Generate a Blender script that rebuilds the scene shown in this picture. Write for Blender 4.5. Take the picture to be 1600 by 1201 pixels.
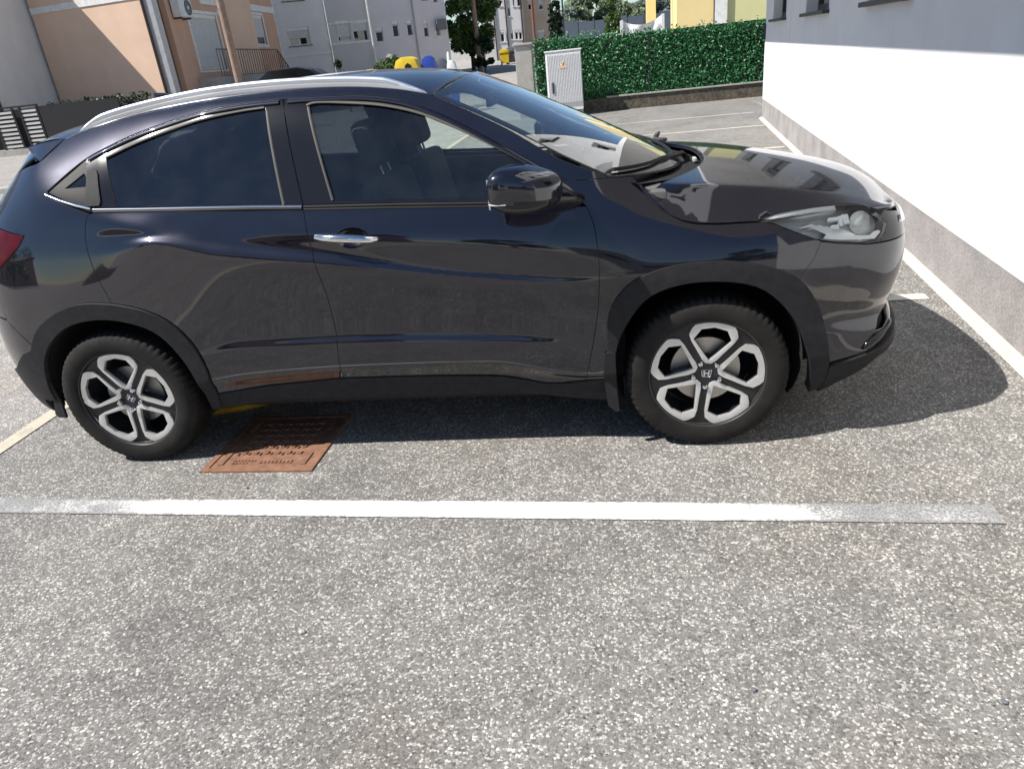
import bpy, bmesh, math, random
import numpy as np
from mathutils import Vector, Matrix
from mathutils.geometry import delaunay_2d_cdt
random.seed(7); rng=np.random.default_rng(7)
scn=bpy.context.scene
for o in list(bpy.data.objects): bpy.data.objects.remove(o)
C=scn.collection
# ------------------------------------------------------------------ camera
cam=bpy.data.cameras.new('camera'); co=bpy.data.objects.new('camera',cam); C.objects.link(co); scn.camera=co
co.location=(0.9335,-3.6032,1.6014); co.rotation_euler=(1.139204,0.0991164,0.1135869)
cam.sensor_fit='HORIZONTAL'; cam.sensor_width=36; cam.lens=1115.82/1600*36; cam.clip_start=.05; cam.clip_end=6000
scn.render.resolution_x=1024; scn.render.resolution_y=768
# ------------------------------------------------------------------ sky + sun
SUN=Vector((.74,.28,-1.0)).normalized()          # direction the light travels
EL=math.asin(-SUN.z); AZ=math.atan2(-SUN.x,-SUN.y) # azimuth of the sun from +Y, clockwise
w=bpy.data.worlds.new('World'); scn.world=w; w.use_nodes=True
nt=w.node_tree; nt.nodes.clear()
sk=nt.nodes.new('ShaderNodeTexSky'); sk.sky_type='NISHITA'; sk.sun_disc=False; sk.sun_elevation=EL; sk.sun_rotation=AZ
sk.air_density=1.0; sk.dust_density=.0; sk.ozone_density=3.0; sk.altitude=300
bg=nt.nodes.new('ShaderNodeBackground'); bg.inputs[1].default_value=.072
ow=nt.nodes.new('ShaderNodeOutputWorld'); nt.links.new(sk.outputs[0],bg.inputs[0]); nt.links.new(bg.outputs[0],ow.inputs[0])
sl=bpy.data.lights.new('sun','SUN'); sl.energy=5.0; sl.angle=math.radians(.53); sl.color=(1,.955,.89)
so=bpy.data.objects.new('sun',sl); C.objects.link(so); so.rotation_euler=SUN.to_track_quat('-Z','Y').to_euler()
so.location=(-8,-2,12)
scn.view_settings.view_transform='Standard'; scn.view_settings.look='None'; scn.view_settings.exposure=.70; scn.view_settings.gamma=1
scn.view_settings.use_curve_mapping=False
scn.render.engine='CYCLES'; scn.cycles.max_bounces=7; scn.cycles.diffuse_bounces=3; scn.cycles.transparent_max_bounces=10; scn.cycles.glossy_bounces=4
# ------------------------------------------------------------------ materials
MATS={}
def newmat(n):
    m=bpy.data.materials.new(n); m.use_nodes=True; m.node_tree.nodes.clear(); MATS[n]=m
    return m,m.node_tree
def N(t,ty,**kw):
    n=t.nodes.new(ty)
    for k,v in kw.items():
        if k.startswith('i_'):
            key=k[2:]; n.inputs[int(key) if key.isdigit() else key].default_value=v
        else: setattr(n,k,v)
    return n
def L(t,a,b): t.links.new(a,b)
def ramp(t,fac,stops,interp='LINEAR'):
    r=N(t,'ShaderNodeValToRGB'); r.color_ramp.interpolation=interp
    e=r.color_ramp.elements
    while len(e)<len(stops): e.new(.5)
    for x,(p,c) in zip(e,stops):
        x.position=p; x.color=(c,c,c,1) if isinstance(c,(int,float)) else (*c,1)
    L(t,fac,r.inputs[0]); return r.outputs[0]
def mix(t,fac,a,b,mode='MIX'):
    n=N(t,'ShaderNodeMix',data_type='RGBA',blend_type=mode)
    for i,v in ((0,fac),(6,a),(7,b)):
        if hasattr(v,'links'): L(t,v,n.inputs[i])
        elif isinstance(v,(int,float)): n.inputs[i].default_value=v if i==0 else (v,v,v,1)
        else: n.inputs[i].default_value=(*v,1)
    return n.outputs[2]
def mth(t,op,a,b=0.,c=None):
    n=N(t,'ShaderNodeMath',operation=op)
    for i,v in enumerate((a,b) if c is None else (a,b,c)):
        if hasattr(v,'links'): L(t,v,n.inputs[i])
        else: n.inputs[i].default_value=v
    return n.outputs[0]
def coords(t,kind='Object',scale=1.):
    tc=N(t,'ShaderNodeTexCoord')
    if kind=='World':
        g=N(t,'ShaderNodeNewGeometry'); o=g.outputs['Position']
    else: o=tc.outputs[kind]
    if scale!=1.:
        mp=N(t,'ShaderNodeMapping'); mp.inputs['Scale'].default_value=(scale,)*3 if isinstance(scale,(int,float)) else scale
        L(t,o,mp.inputs[0]); o=mp.outputs[0]
    return o
def noise(t,vec,scale,detail=4.,rough=.55):
    n=N(t,'ShaderNodeTexNoise'); n.inputs['Scale'].default_value=scale; n.inputs['Detail'].default_value=detail; n.inputs['Roughness'].default_value=rough
    L(t,vec,n.inputs['Vector']); return n.outputs[0]
def out(t,sh):
    o=N(t,'ShaderNodeOutputMaterial'); L(t,sh,o.inputs[0])
def pbsdf(t,col=(.5,.5,.5),rough=.5,metal=0.,**kw):
    b=N(t,'ShaderNodeBsdfPrincipled')
    for k,v in dict({'Base Color':col,'Roughness':rough,'Metallic':metal},**kw).items():
        s=b.inputs[k]
        if hasattr(v,'links'): L(t,v,s)
        elif isinstance(v,tuple): s.default_value=(*v,1) if len(v)==3 and s.type=='RGBA' else v
        else: s.default_value=v
    return b
def bump(t,b,h,strength=.3,dist=.01):
    n=N(t,'ShaderNodeBump'); n.inputs['Strength'].default_value=strength; n.inputs['Distance'].default_value=dist
    L(t,h,n.inputs['Height']); L(t,n.outputs[0],b.inputs['Normal']); return n
def simple(name,col,rough=.5,metal=0.,var=.12,vscale=6.,bmp=0.,bscale=200.,kind='Object',**kw):
    """a plain surface with a little mottling and fine relief"""
    m,t=newmat(name); v=coords(t,kind)
    n=noise(t,v,vscale,5.)
    lo=tuple(c*(1-var) for c in col); hi=tuple(min(1,c*(1+var)) for c in col)
    c=ramp(t,n,[(.3,lo),(.7,hi)])
    b=pbsdf(t,c,rough,metal,**kw)
    if bmp: bump(t,b,noise(t,v,bscale,3.),bmp,.004)
    out(t,b.outputs[0]); return m
def paint(name,col,metal=.55,rough=.36,coat=1.):
    m,t=newmat(name); v=coords(t)
    n=noise(t,v,900.,2.); c=ramp(t,n,[(.35,tuple(x*.75 for x in col)),(.7,tuple(x*1.25 for x in col))])
    d=noise(t,v,14.,6.); r=ramp(t,d,[(.35,rough),(.75,rough+.05)])
    b=pbsdf(t,c,r,metal); b.inputs['Coat Weight'].default_value=coat; b.inputs['Coat Roughness'].default_value=.035; b.inputs['Coat IOR'].default_value=1.72; b.inputs['Specular IOR Level'].default_value=.14
    out(t,b.outputs[0]); return m
def glass(name,tint,refl=1.,dirt=.02,fk=2.):
    """thin pane: tinted see-through with fresnel mirror"""
    m,t=newmat(name); v=coords(t)
    tr=N(t,'ShaderNodeBsdfTransparent'); tr.inputs[0].default_value=(*tint,1)
    gl=N(t,'ShaderNodeBsdfGlossy'); gl.inputs['Roughness'].default_value=.0; gl.inputs[0].default_value=(refl,refl,refl,1)
    df=N(t,'ShaderNodeBsdfDiffuse'); df.inputs[0].default_value=(.5,.5,.48,1)
    fr=N(t,'ShaderNodeFresnel'); fr.inputs[0].default_value=1.52
    f2=mth(t,'MULTIPLY',fr.outputs[0],fk); f2=mth(t,'MINIMUM',f2,1.)
    a=N(t,'ShaderNodeMixShader'); L(t,f2,a.inputs[0]); L(t,tr.outputs[0],a.inputs[1]); L(t,gl.outputs[0],a.inputs[2])
    n=ramp(t,noise(t,v,9.,6.),[(.4,dirt*.2),(.8,dirt)])
    b=N(t,'ShaderNodeMixShader'); L(t,n,b.inputs[0]); L(t,a.outputs[0],b.inputs[1]); L(t,df.outputs[0],b.inputs[2])
    out(t,b.outputs[0]); return m
def emitless(*a): pass
# --- asphalt with exposed chippings
def asphalt(name,scale=142.,lo=.145,hi=.50,tone=(1.,.968,.915),patch=.25):
    m,t=newmat(name); v=coords(t,'World')
    wv=N(t,'ShaderNodeVectorMath',operation='ADD'); L(t,v,wv.inputs[0])
    nn=N(t,'ShaderNodeTexNoise'); nn.inputs['Scale'].default_value=scale*1.3; L(t,v,nn.inputs['Vector'])
    sc=N(t,'ShaderNodeVectorMath',operation='SCALE'); L(t,nn.outputs[1],sc.inputs[0]); sc.inputs['Scale'].default_value=.55/scale
    L(t,sc.outputs[0],wv.inputs[1])
    vo=N(t,'ShaderNodeTexVoronoi',feature='F1'); vo.inputs['Scale'].default_value=scale; L(t,wv.outputs[0],vo.inputs['Vector'])
    ve=N(t,'ShaderNodeTexVoronoi',feature='DISTANCE_TO_EDGE'); ve.inputs['Scale'].default_value=scale; L(t,wv.outputs[0],ve.inputs['Vector'])
    vs=N(t,'ShaderNodeTexVoronoi',feature='F1'); vs.inputs['Scale'].default_value=scale*2.3; L(t,wv.outputs[0],vs.inputs['Vector'])
    sep=N(t,'ShaderNodeSeparateColor'); L(t,vo.outputs['Color'],sep.inputs[0])
    sp2=N(t,'ShaderNodeSeparateColor'); L(t,vs.outputs['Color'],sp2.inputs[0])
    stone=ramp(t,sep.outputs[0],[(0,hi*.20),(.12,hi*.29),(.35,hi*.38),(.66,hi*.44),(.82,hi*.70),(1,hi*1.12)])
    fine=ramp(t,sp2.outputs[0],[(0,.66),(1,1.25)])
    stone=mix(t,.8,stone,fine,'MULTIPLY')
    gap=ramp(t,ve.outputs[0],[(.0,.15),(.10,1.)])
    # bare bitumen where chippings have gone
    big=noise(t,v,1.1,6.,.6); mid=noise(t,v,7.,4.)
    col=mix(t,gap,(lo,lo*.98,lo*.95),stone)
    col=mix(t,1.,col,tone,'MULTIPLY')
    pt=ramp(t,big,[(.3,1.-patch),(.5,1.),(.75,1.+patch*.5)])
    col=mix(t,1.,col,pt,'MULTIPLY')
    md=ramp(t,mid,[(.35,.88),(.65,1.1)])
    col=mix(t,1.,col,md,'MULTIPLY')
    # scattered darker oil-like blots
    bl=ramp(t,noise(t,v,2.6,3.,.5),[(.66,1.),(.76,.72)])
    col=mix(t,1.,col,bl,'MULTIPLY')
    # faint brown dust
    br=ramp(t,noise(t,v,.8,5.),[(.5,0.),(.75,.4)])
    col=mix(t,br,col,mix(t,1.,col,(1.1,.97,.82),'MULTIPLY'))
    # sparse larger pale stones, a few tar-dark pits and hairline cracks
    v3=N(t,'ShaderNodeTexVoronoi',feature='F1'); v3.inputs['Scale'].default_value=scale*.42; L(t,v,v3.inputs['Vector'])
    s3=N(t,'ShaderNodeSeparateColor'); L(t,v3.outputs['Color'],s3.inputs[0])
    near=ramp(t,v3.outputs['Distance'],[(.16,1.),(.30,0.)])
    k3=mth(t,'MULTIPLY',near,ramp(t,s3.outputs[0],[(.90,0.),(.93,1.)])); col=mix(t,k3,col,(hi*1.25,hi*1.2,hi*1.1))
    k4=mth(t,'MULTIPLY',near,ramp(t,s3.outputs[1],[(.91,0.),(.94,.8)])); col=mix(t,k4,col,(.03,.03,.028))
    cw=N(t,'ShaderNodeTexVoronoi',feature='DISTANCE_TO_EDGE'); cw.inputs['Scale'].default_value=.42
    dv=N(t,'ShaderNodeVectorMath',operation='ADD'); L(t,v,dv.inputs[0]); ns=N(t,'ShaderNodeTexNoise'); ns.inputs['Scale'].default_value=2.2; ns.inputs['Detail'].default_value=6.; L(t,v,ns.inputs['Vector'])
    s4=N(t,'ShaderNodeVectorMath',operation='SCALE'); L(t,ns.outputs[1],s4.inputs[0]); s4.inputs['Scale'].default_value=.9; L(t,s4.outputs[0],dv.inputs[1]); L(t,dv.outputs[0],cw.inputs['Vector'])
    ck=mth(t,'MULTIPLY',ramp(t,cw.outputs[0],[(.0,1.),(.0022,0.)]),ramp(t,noise(t,v,.9,3.),[(.50,0.),(.58,.35)])); col=mix(t,ck,col,(.05,.048,.045))
    b=pbsdf(t,col,.78); b.inputs['Specular IOR Level'].default_value=.35
    h=mth(t,'MULTIPLY',gap,mth(t,'ADD',mth(t,'MULTIPLY',sep.outputs[1],.7),.3))
    bump(t,b,h,.6,.0028)
    out(t,b.outputs[0]); return m
M=MATS
asphalt('asphalt')
asphalt('road',scale=170.,lo=.24,hi=.66,tone=(1,.955,.90),patch=.15)
def linemat(name,col,fade,axis=None):
    """worn road paint; fade = list of (x position, remaining paint)"""
    m,t=newmat(name); v=coords(t,'World')
    sx=N(t,'ShaderNodeSeparateXYZ'); L(t,v,sx.inputs[0])
    mr=N(t,'ShaderNodeMapRange'); x0,x1=fade[0][0],fade[-1][0]
    mr.inputs[1].default_value=x0; mr.inputs[2].default_value=x1; L(t,sx.outputs[0],mr.inputs[0])
    keep=ramp(t,mr.outputs[0],[((x-x0)/(x1-x0),k) for x,k in fade])
    n=mth(t,'ADD',mth(t,'MULTIPLY',noise(t,v,95.,3.,.7),.62),mth(t,'MULTIPLY',noise(t,v,9.,4.),.38))
    if axis:   # ragged, scuffed edges
        y0,sl,hw=axis
        dy=mth(t,'ABSOLUTE',mth(t,'SUBTRACT',sx.outputs[1],mth(t,'ADD',mth(t,'MULTIPLY',sx.outputs[0],sl),y0)))
        ew=mth(t,'MULTIPLY',ramp(t,mth(t,'DIVIDE',dy,hw),[(.72,0.),(1.,1.)]),ramp(t,noise(t,v,38.,4.),[(.3,.02),(.7,.36)])); keep=mth(t,'SUBTRACT',keep,ew)
        sc=ramp(t,noise(t,v,3.1,5.),[(.42,.0),(.70,.16)]); keep=mth(t,'SUBTRACT',keep,sc)
    k=mth(t,'SUBTRACT',mth(t,'ADD',keep,.0),n)
    k=ramp(t,mth(t,'ADD',mth(t,'MULTIPLY',k,4.),.5),[(0,0.),(1,1.)])
    a=ramp(t,noise(t,v,120.,2.),[(.3,.10),(.7,.34)])
    c=ramp(t,noise(t,v,60.,4.),[(.3,tuple(x*.86 for x in col)),(.7,col)])
    b=pbsdf(t,mix(t,k,a,c),.7); bump(t,b,noise(t,v,160.,2.),.4,.003); out(t,b.outputs[0]); return m
linemat('line_paint',(.74,.74,.72),[(-2.2,.40),(-1.12,.47),(-1.07,.60),(-.7,.70),(.3,.76),(1.15,.78),(1.45,.56),(1.8,.44),(2.3,.42)],(-1.2986,-.04253,.056))
linemat('line_paint_old',(.70,.67,.56),[(-6,.50),(1.5,.50),(2.5,.60),(6,.60)])
linemat('line_paint_yellow',(.52,.47,.36),[(-6,.6),(6,.62)])
# --- car
paint('car_paint',(.0056,.0055,.0125),.5,.32)
simple('cladding',(.022,.022,.0245),.50,0,.2,30.,.25,900.,**{'Specular IOR Level':.13})
simple('black_gloss',(.010,.010,.012),.12,0,.1)
simple('black_trim',(.018,.018,.019),.5,**{'Specular IOR Level':.13})
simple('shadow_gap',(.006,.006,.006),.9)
simple('rubber_seal',(.07,.068,.062),.55,**{'Specular IOR Level':.3})
simple('chrome',(.78,.79,.80),.10,1.,.04)
simple('silver_rail',(.74,.76,.79),.28,.8,.03)
simple('machined',(.66,.66,.65),.32,.65,.06,40.)
simple('wheel_dark',(.022,.022,.025),.33,.3)
simple('wheel_barrel',(.07,.07,.075),.4,.6)
simple('brake_disc',(.42,.40,.37),.4,.9)
simple('tyre',(.016,.0148,.014),.8,0,.35,16.,.3,400.,**{'Specular IOR Level':.25})
simple('seat_cloth',(.03,.03,.033),.85,0,.2,60.,.3,600.)
simple('dash_plastic',(.045,.045,.048),.7)
simple('dash_top',(.11,.11,.105),.75)
glass('glass_front',(.90,.98,.95),1.,.02,1.6)
glass('glass_windscreen',(.78,.88,.83),1.)
glass('glass_privacy',(.10,.115,.135))
glass('lens_clear',(.93,.95,.95),1.,.03,.8)
simple('lamp_housing',(.50,.505,.50),.35,.1)
simple('lamp_reflector',(.80,.80,.78),.22,.35)
simple('lamp_white',(.90,.90,.88),.35)
simple('tail_red',(.06,.003,.005),.2,0,.2,20.,**{'Specular IOR Level':.2})
simple('headliner',(.28,.28,.27),.9)
simple('yellow_cloth',(.62,.50,.07),.8)
# ------------------------------------------------------------------ geometry helpers
def empty(name,loc=(0,0,0),rz=0.,parent=None):
    o=bpy.data.objects.new(name,None); C.objects.link(o); o.location=loc; o.rotation_euler=(0,0,rz); o.empty_display_size=.2
    if parent: o.parent=parent
    return o
def tag(o,label=None,cat=None,group=None,kind=None):
    for k,v in (('label',label),('category',cat),('group',group),('kind',kind)):
        if v: o[k]=v
    return o
def link(name,me,mat=None,parent=None):
    o=bpy.data.objects.new(name,me); C.objects.link(o)
    if mat is not None and not me.materials: me.materials.append(M[mat] if isinstance(mat,str) else mat)
    if parent is not None: o.parent=parent
    return o
def raw(name,V,F,mat,parent=None,nor=None,smooth=False):
    me=bpy.data.meshes.new(name); me.from_pydata([tuple(map(float,v)) for v in V],[],[tuple(map(int,f)) for f in F]); me.update()
    if smooth or nor is not None: me.polygons.foreach_set('use_smooth',[True]*len(me.polygons))
    if nor is not None: me.normals_split_custom_set_from_vertices([tuple(map(float,n)) for n in nor])
    return link(name,me,mat,parent)
class MB:
    def __init__(s): s.bm=bmesh.new()
    def box(s,x0,x1,y0,y1,z0,z1,mtx=None):
        vs=[s.bm.verts.new(mtx@Vector(c) if mtx else c) for c in ((x0,y0,z0),(x1,y0,z0),(x1,y1,z0),(x0,y1,z0),(x0,y0,z1),(x1,y0,z1),(x1,y1,z1),(x0,y1,z1))]
        for f in ((3,2,1,0),(4,5,6,7),(0,1,5,4),(1,2,6,5),(2,3,7,6),(3,0,4,7)): s.bm.faces.new([vs[i] for i in f])
        return s
    def poly(s,pts): s.bm.faces.new([s.bm.verts.new(p) for p in pts]); return s
    def prism(s,pts2,y0,y1,f=None):
        """polygon in (x,z) swept along y"""
        f=f or (lambda a,b,c:(a,c,b))
        a=[s.bm.verts.new(f(p[0],p[1],y0)) for p in pts2]; b=[s.bm.verts.new(f(p[0],p[1],y1)) for p in pts2]; n=len(a)
        s.bm.faces.new(a); s.bm.faces.new(b[::-1])
        for i in range(n): s.bm.faces.new((a[i],b[i],b[(i+1)%n],a[(i+1)%n]))
        return s
    def tube(s,path,r,n=8,caps=True):
        path=[Vector(p) for p in path]; rs=r if isinstance(r,(list,tuple)) else [r]*len(path); rings=[]
        up=None
        for i,p in enumerate(path):
            d=(path[min(i+1,len(path)-1)]-path[max(i-1,0)]).normalized()
            if up is None: up=Vector((0,0,1)) if abs(d.z)<.9 else Vector((1,0,0))
            a=d.cross(up)
            if a.length<1e-5: a=d.cross(Vector((1,.3,0)))
            a.normalize(); b=a.cross(d).normalized(); up=b
            rings.append([s.bm.verts.new(p+(a*math.cos(t)+b*math.sin(t))*rs[i]) for t in (2*math.pi*k/n for k in range(n))])
        for A,B in zip(rings,rings[1:]):
            for k in range(n): s.bm.faces.new((A[k],A[(k+1)%n],B[(k+1)%n],B[k]))
        if caps: s.bm.faces.new(rings[0][::-1]); s.bm.faces.new(rings[-1])
        return s
    def lathe(s,prof,c,axis='y',n=48,close=False):
        """prof = [(radius, along axis)]"""
        rings=[]
        for r,h in prof:
            ring=[]
            for k in range(n):
                t=2*math.pi*k/n; u,v=r*math.cos(t),r*math.sin(t)
                p={'y':(u,h,v),'z':(u,v,h),'x':(h,u,v)}[axis]
                ring.append(s.bm.verts.new(Vector(c)+Vector(p)))
            rings.append(ring)
        for A,B in zip(rings,rings[1:]):
            for k in range(n): s.bm.faces.new((A[k],A[(k+1)%n],B[(k+1)%n],B[k]))
        if close: s.bm.faces.new(rings[0]); s.bm.faces.new(rings[-1][::-1])
        return s
    def build(s,name,mat,parent=None,smooth=False,bevel=0.,seg=2,angle=40.):
        bm=s.bm; bmesh.ops.recalc_face_normals(bm,faces=bm.faces[:])
        if bevel:
            es=[e for e in bm.edges if len(e.link_faces)==2 and e.calc_face_angle(0)>math.radians(angle)]
            bmesh.ops.bevel(bm,geom=es,offset=bevel,segments=seg,profile=.6,affect='EDGES',clamp_overlap=True)
        me=bpy.data.meshes.new(name); bm.to_mesh(me); bm.free()
        if smooth:
            me.polygons.foreach_set('use_smooth',[True]*len(me.polygons))
            me.set_sharp_from_angle(angle=math.radians(angle))
        return link(name,me,mat,parent)
def box(name,mat,parent,x0,x1,y0,y1,z0,z1,bevel=0.): return MB().box(x0,x1,y0,y1,z0,z1).build(name,mat,parent,bevel=bevel)
# ================================================================== SETTING
def plaster_white():
    m,t=newmat('plaster_white'); v=coords(t); g=coords(t,'World'); sz=N(t,'ShaderNodeSeparateXYZ'); L(t,g,sz.inputs[0])
    c=ramp(t,noise(t,v,2.2,6.),[(.3,(.70,.705,.715)),(.7,(.77,.775,.78))])
    mp=N(t,'ShaderNodeMapping'); mp.inputs['Scale'].default_value=(2.5,2.5,.25); L(t,v,mp.inputs[0])
    st=ramp(t,noise(t,mp.outputs[0],1.6,5.),[(.52,0.),(.75,.22)]); c=mix(t,st,c,(.52,.51,.49))
    lo=mth(t,'MULTIPLY',ramp(t,mth(t,'MULTIPLY',sz.outputs[2],.5),[(.17,.55),(.26,0.)]),noise(t,v,9.,5.)); c=mix(t,lo,c,(.48,.45,.41))
    b=pbsdf(t,c,.88); bump(t,b,mth(t,'ADD',noise(t,v,230.,3.),mth(t,'MULTIPLY',noise(t,v,14.,4.),1.5)),.4,.004); out(t,b.outputs[0])
plaster_white()
def plinth():
    m,t=newmat('plinth_plaster'); v=coords(t)
    c=ramp(t,noise(t,v,70.,4.,.7),[(.3,(.24,.23,.225)),(.7,(.46,.43,.42))]); c=mix(t,1.,c,ramp(t,noise(t,v,3.,6.),[(.3,.75),(.7,1.12)]),'MULTIPLY')
    st=ramp(t,noise(t,v,1.3,6.),[(.55,0.),(.72,.4)]); c=mix(t,st,c,(.20,.185,.17))
    b=pbsdf(t,c,.92); bump(t,b,noise(t,v,160.,4.,.7),.8,.006); out(t,b.outputs[0])
plinth()
simple('mortar',(.46,.43,.39),.9,0,.15,30.,.5,200.)
simple('plaster_grey',(.66,.67,.67),.9,0,.05,1.5,.3,120.)
simple('plaster_peach',(.70,.50,.37),.9,0,.06,1.2,.3,120.)
simple('plaster_peach_shaded',(.56,.36,.26),.9,0,.06,1.2,.3,120.)  # darker copy of the peach, the street front's shade put into the colour
simple('plaster_pale',(.55,.54,.53),.9,0,.05,1.,.3,120.)
simple('plaster_lilac',(.62,.60,.63),.9,0,.05,1.,.3,120.)
simple('plaster_tan',(.52,.40,.30),.9,0,.06,1.,.3,120.)
simple('plaster_yellow',(.78,.62,.30),.9,0,.04,1.,.3,120.)
simple('plaster_lime',(.60,.58,.30),.9,0,.04,1.,.3,120.)
simple('trim_white',(.72,.72,.70),.6)
simple('shutter',(.62,.63,.62),.6,0,.05,4.)
simple('frame_dark',(.03,.032,.036),.4)
simple('sill_dark',(.045,.046,.05),.45)
simple('concrete',(.36,.345,.32),.9,0,.15,6.,.5,90.)
simple('mossy_wall',(.10,.085,.065),.95,0,.55,14.,.8,60.)
simple('pipe_brown',(.05,.032,.026),.5)
simple('pipe_grey',(.42,.42,.43),.45,.3)
simple('iron_brown',(.10,.06,.045),.6)
simple('pole_wood',(.27,.19,.145),.9,0,.2,8.,.5,40.)
simple('pole_rust',(.20,.075,.05),.7,0,.2,8.)
simple('cabinet_grey',(.74,.745,.75),.5,0,.03)
simple('sign_orange',(.80,.52,.34),.6)
simple('bin_yellow',(.70,.50,.03),.4)
simple('bin_blue',(.02,.06,.36),.4)
simple('bin_grey',(.12,.13,.15),.5)
simple('fence_black',(.016,.016,.018),.5)
simple('tarp_white',(.75,.75,.73),.8)
simple('steel_white',(.7,.7,.7),.4)
simple('noise_wall',(.085,.105,.135),.8,0,.1,.8)
simple('bark',(.075,.055,.04),.95,0,.3,20.,.6,60.)
simple('red_paint',(.30,.03,.04),.3,0,.1,**{'Coat Weight':.8})
simple('dark_paint',(.02,.022,.025),.3,.2,.1,**{'Coat Weight':.8})
simple('pale_paint',(.55,.56,.57),.35,.2,.1,**{'Coat Weight':.8})
simple('rust_iron',(.22,.112,.068),.75,.15,.3,22.,.5,250.)
simple('ac_white',(.66,.67,.66),.5)
simple('hose_yellow',(.55,.33,.02),.45)
simple('hill_green',(.055,.085,.075),1.,0,.3,.004)  # green shifted towards blue in place of distance haze
glass('pane',(.10,.12,.14))
def leafmat(name,a,b,tr=.35,rough=.45):
    m,t=newmat(name); oi=N(t,'ShaderNodeNewGeometry')
    c=ramp(t,oi.outputs['Random Per Island'],[(0,a),(1,b)])
    p=pbsdf(t,c,rough); tl=N(t,'ShaderNodeBsdfTranslucent'); L(t,c,tl.inputs[0])
    mx=N(t,'ShaderNodeMixShader'); mx.inputs[0].default_value=tr; L(t,p.outputs[0],mx.inputs[1]); L(t,tl.outputs[0],mx.inputs[2]); out(t,mx.outputs[0])
leafmat('leaf_ivy',(.012,.095,.028),(.06,.25,.085),.15,.45)
leafmat('leaf_tree',(.035,.085,.018),(.12,.20,.05),.4)
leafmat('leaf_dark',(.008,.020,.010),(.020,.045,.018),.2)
leafmat('leaf_far',(.15,.20,.12),(.27,.33,.20),.4)  # paled leaf colour stands in for haze over the far trees
leafmat('leaf_haze',(.18,.23,.20),(.26,.31,.26),.4)  # bluish variant, distance haze mixed into the leaf colour
leafmat('leaf_bush',(.03,.07,.02),(.11,.16,.05),.3)
# ---- ground
def gz(x,y):
    t=max(0.,y-17.5); return .0+(t*t/14. if t<7 else t-3.5)*.026*(1 if y<140 else 1)
NX=[-400,-120,-60,-40]+list(np.arange(-32,20,4.))+[24,40,80,200,400]; NY=[-300,-80,-30,-12,-4,4,10,14,16,17]+list(np.arange(17.5,30,1.25))+[32,36,42,50,60,80,110,160,300,900]
V=[(x,y,gz(x,y)) for y in NY for x in NX]; n=len(NX)
g=raw('ground',V,[(j*n+i,j*n+i+1,(j+1)*n+i+1,(j+1)*n+i) for j in range(len(NY)-1) for i in range(n-1)],'road'); tag(g,kind='structure')
lot=raw('parking_lot',[(-2.27,-14,.004),(3.2,-14,.004),(4.6,16.9,.004),(-2.27,16.9,.004)],[(0,1,2,3)],'asphalt'); tag(lot,kind='structure')
lot2=raw('parking_lot',[(4.6,11.6,.003),(9,11.6,.003),(9,16.9,.003),(4.6,16.9,.003)],[(0,1,2,3)],'asphalt'); tag(lot2,kind='structure')
def line(name,a,b,wd,mat,label,group=None,z=.0085,skew=None):
    a=Vector((*a,z));b=Vector((*b,z));d=(b-a).normalized();q=Vector((-d.y,d.x,0))*wd/2
    o=raw(name,[a-q,b-q,b+q,a+q],[(0,1,2,3)],mat); tag(o,label,'road marking',group); return o
line('parking_line',(-2.2,-1.205),(2.22,-1.393),.112,'line_paint','white painted line along the near side of the parked car')
line('parking_line',(-2.2,1.11),(2.85,.868),.10,'line_paint_old','short yellowish line end between the car nose and the white wall')
line('parking_line',(-1.9,10.75),(3.78,10.50),.09,'line_paint_old','middle of the three pale stall lines beyond the bonnet','stall lines beyond the bonnet')
line('parking_line',(-1.9,7.92),(3.50,7.64),.09,'line_paint_old','nearest pale stall line beyond the bonnet','stall lines beyond the bonnet')
line('parking_line',(-1.9,13.3),(4.05,12.98),.09,'line_paint_old','farthest pale stall line beyond the bonnet','stall lines beyond the bonnet')
line('lane_edge_line',(-2.27,-14),(-2.27,16.5),.10,'line_paint_yellow','faded yellowish line along the street edge behind the car')
# ---- facade kit: local x along the wall, +y into the building, z up
def wall(parent,x0,x1,z0,z1,holes,mat,th=.25,name='wall',y=0.):
    xs_=sorted({x0,x1,*[h[0] for h in holes],*[h[1] for h in holes]}); zs_=sorted({z0,z1,*[h[2] for h in holes],*[h[3] for h in holes]})
    mb=MB(); bm=mb.bm; vd={}
    def v(a,b,c):
        k=(round(a,4),round(b,4),round(c,4))
        if k not in vd: vd[k]=bm.verts.new((a,b,c))
        return vd[k]
    solid=lambda i,j:0<=i<len(xs_)-1 and 0<=j<len(zs_)-1 and not any(h[0]<=(xs_[i]+xs_[i+1])/2<=h[1] and h[2]<=(zs_[j]+zs_[j+1])/2<=h[3] for h in holes)
    for i in range(len(xs_)-1):
        for j in range(len(zs_)-1):
            if not solid(i,j): continue
            a,b,c,d=xs_[i],xs_[i+1],zs_[j],zs_[j+1]
            bm.faces.new((v(a,y,c),v(b,y,c),v(b,y,d),v(a,y,d)))
            if not solid(i-1,j): bm.faces.new((v(a,y,c),v(a,y,d),v(a,y+th,d),v(a,y+th,c)))
            if not solid(i+1,j): bm.faces.new((v(b,y,c),v(b,y+th,c),v(b,y+th,d),v(b,y,d)))
            if not solid(i,j-1): bm.faces.new((v(a,y,c),v(a,y+th,c),v(b,y+th,c),v(b,y,c)))
            if not solid(i,j+1): bm.faces.new((v(a,y,d),v(b,y,d),v(b,y+th,d),v(a,y+th,d)))
    return mb.build(name,mat,parent)
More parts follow.
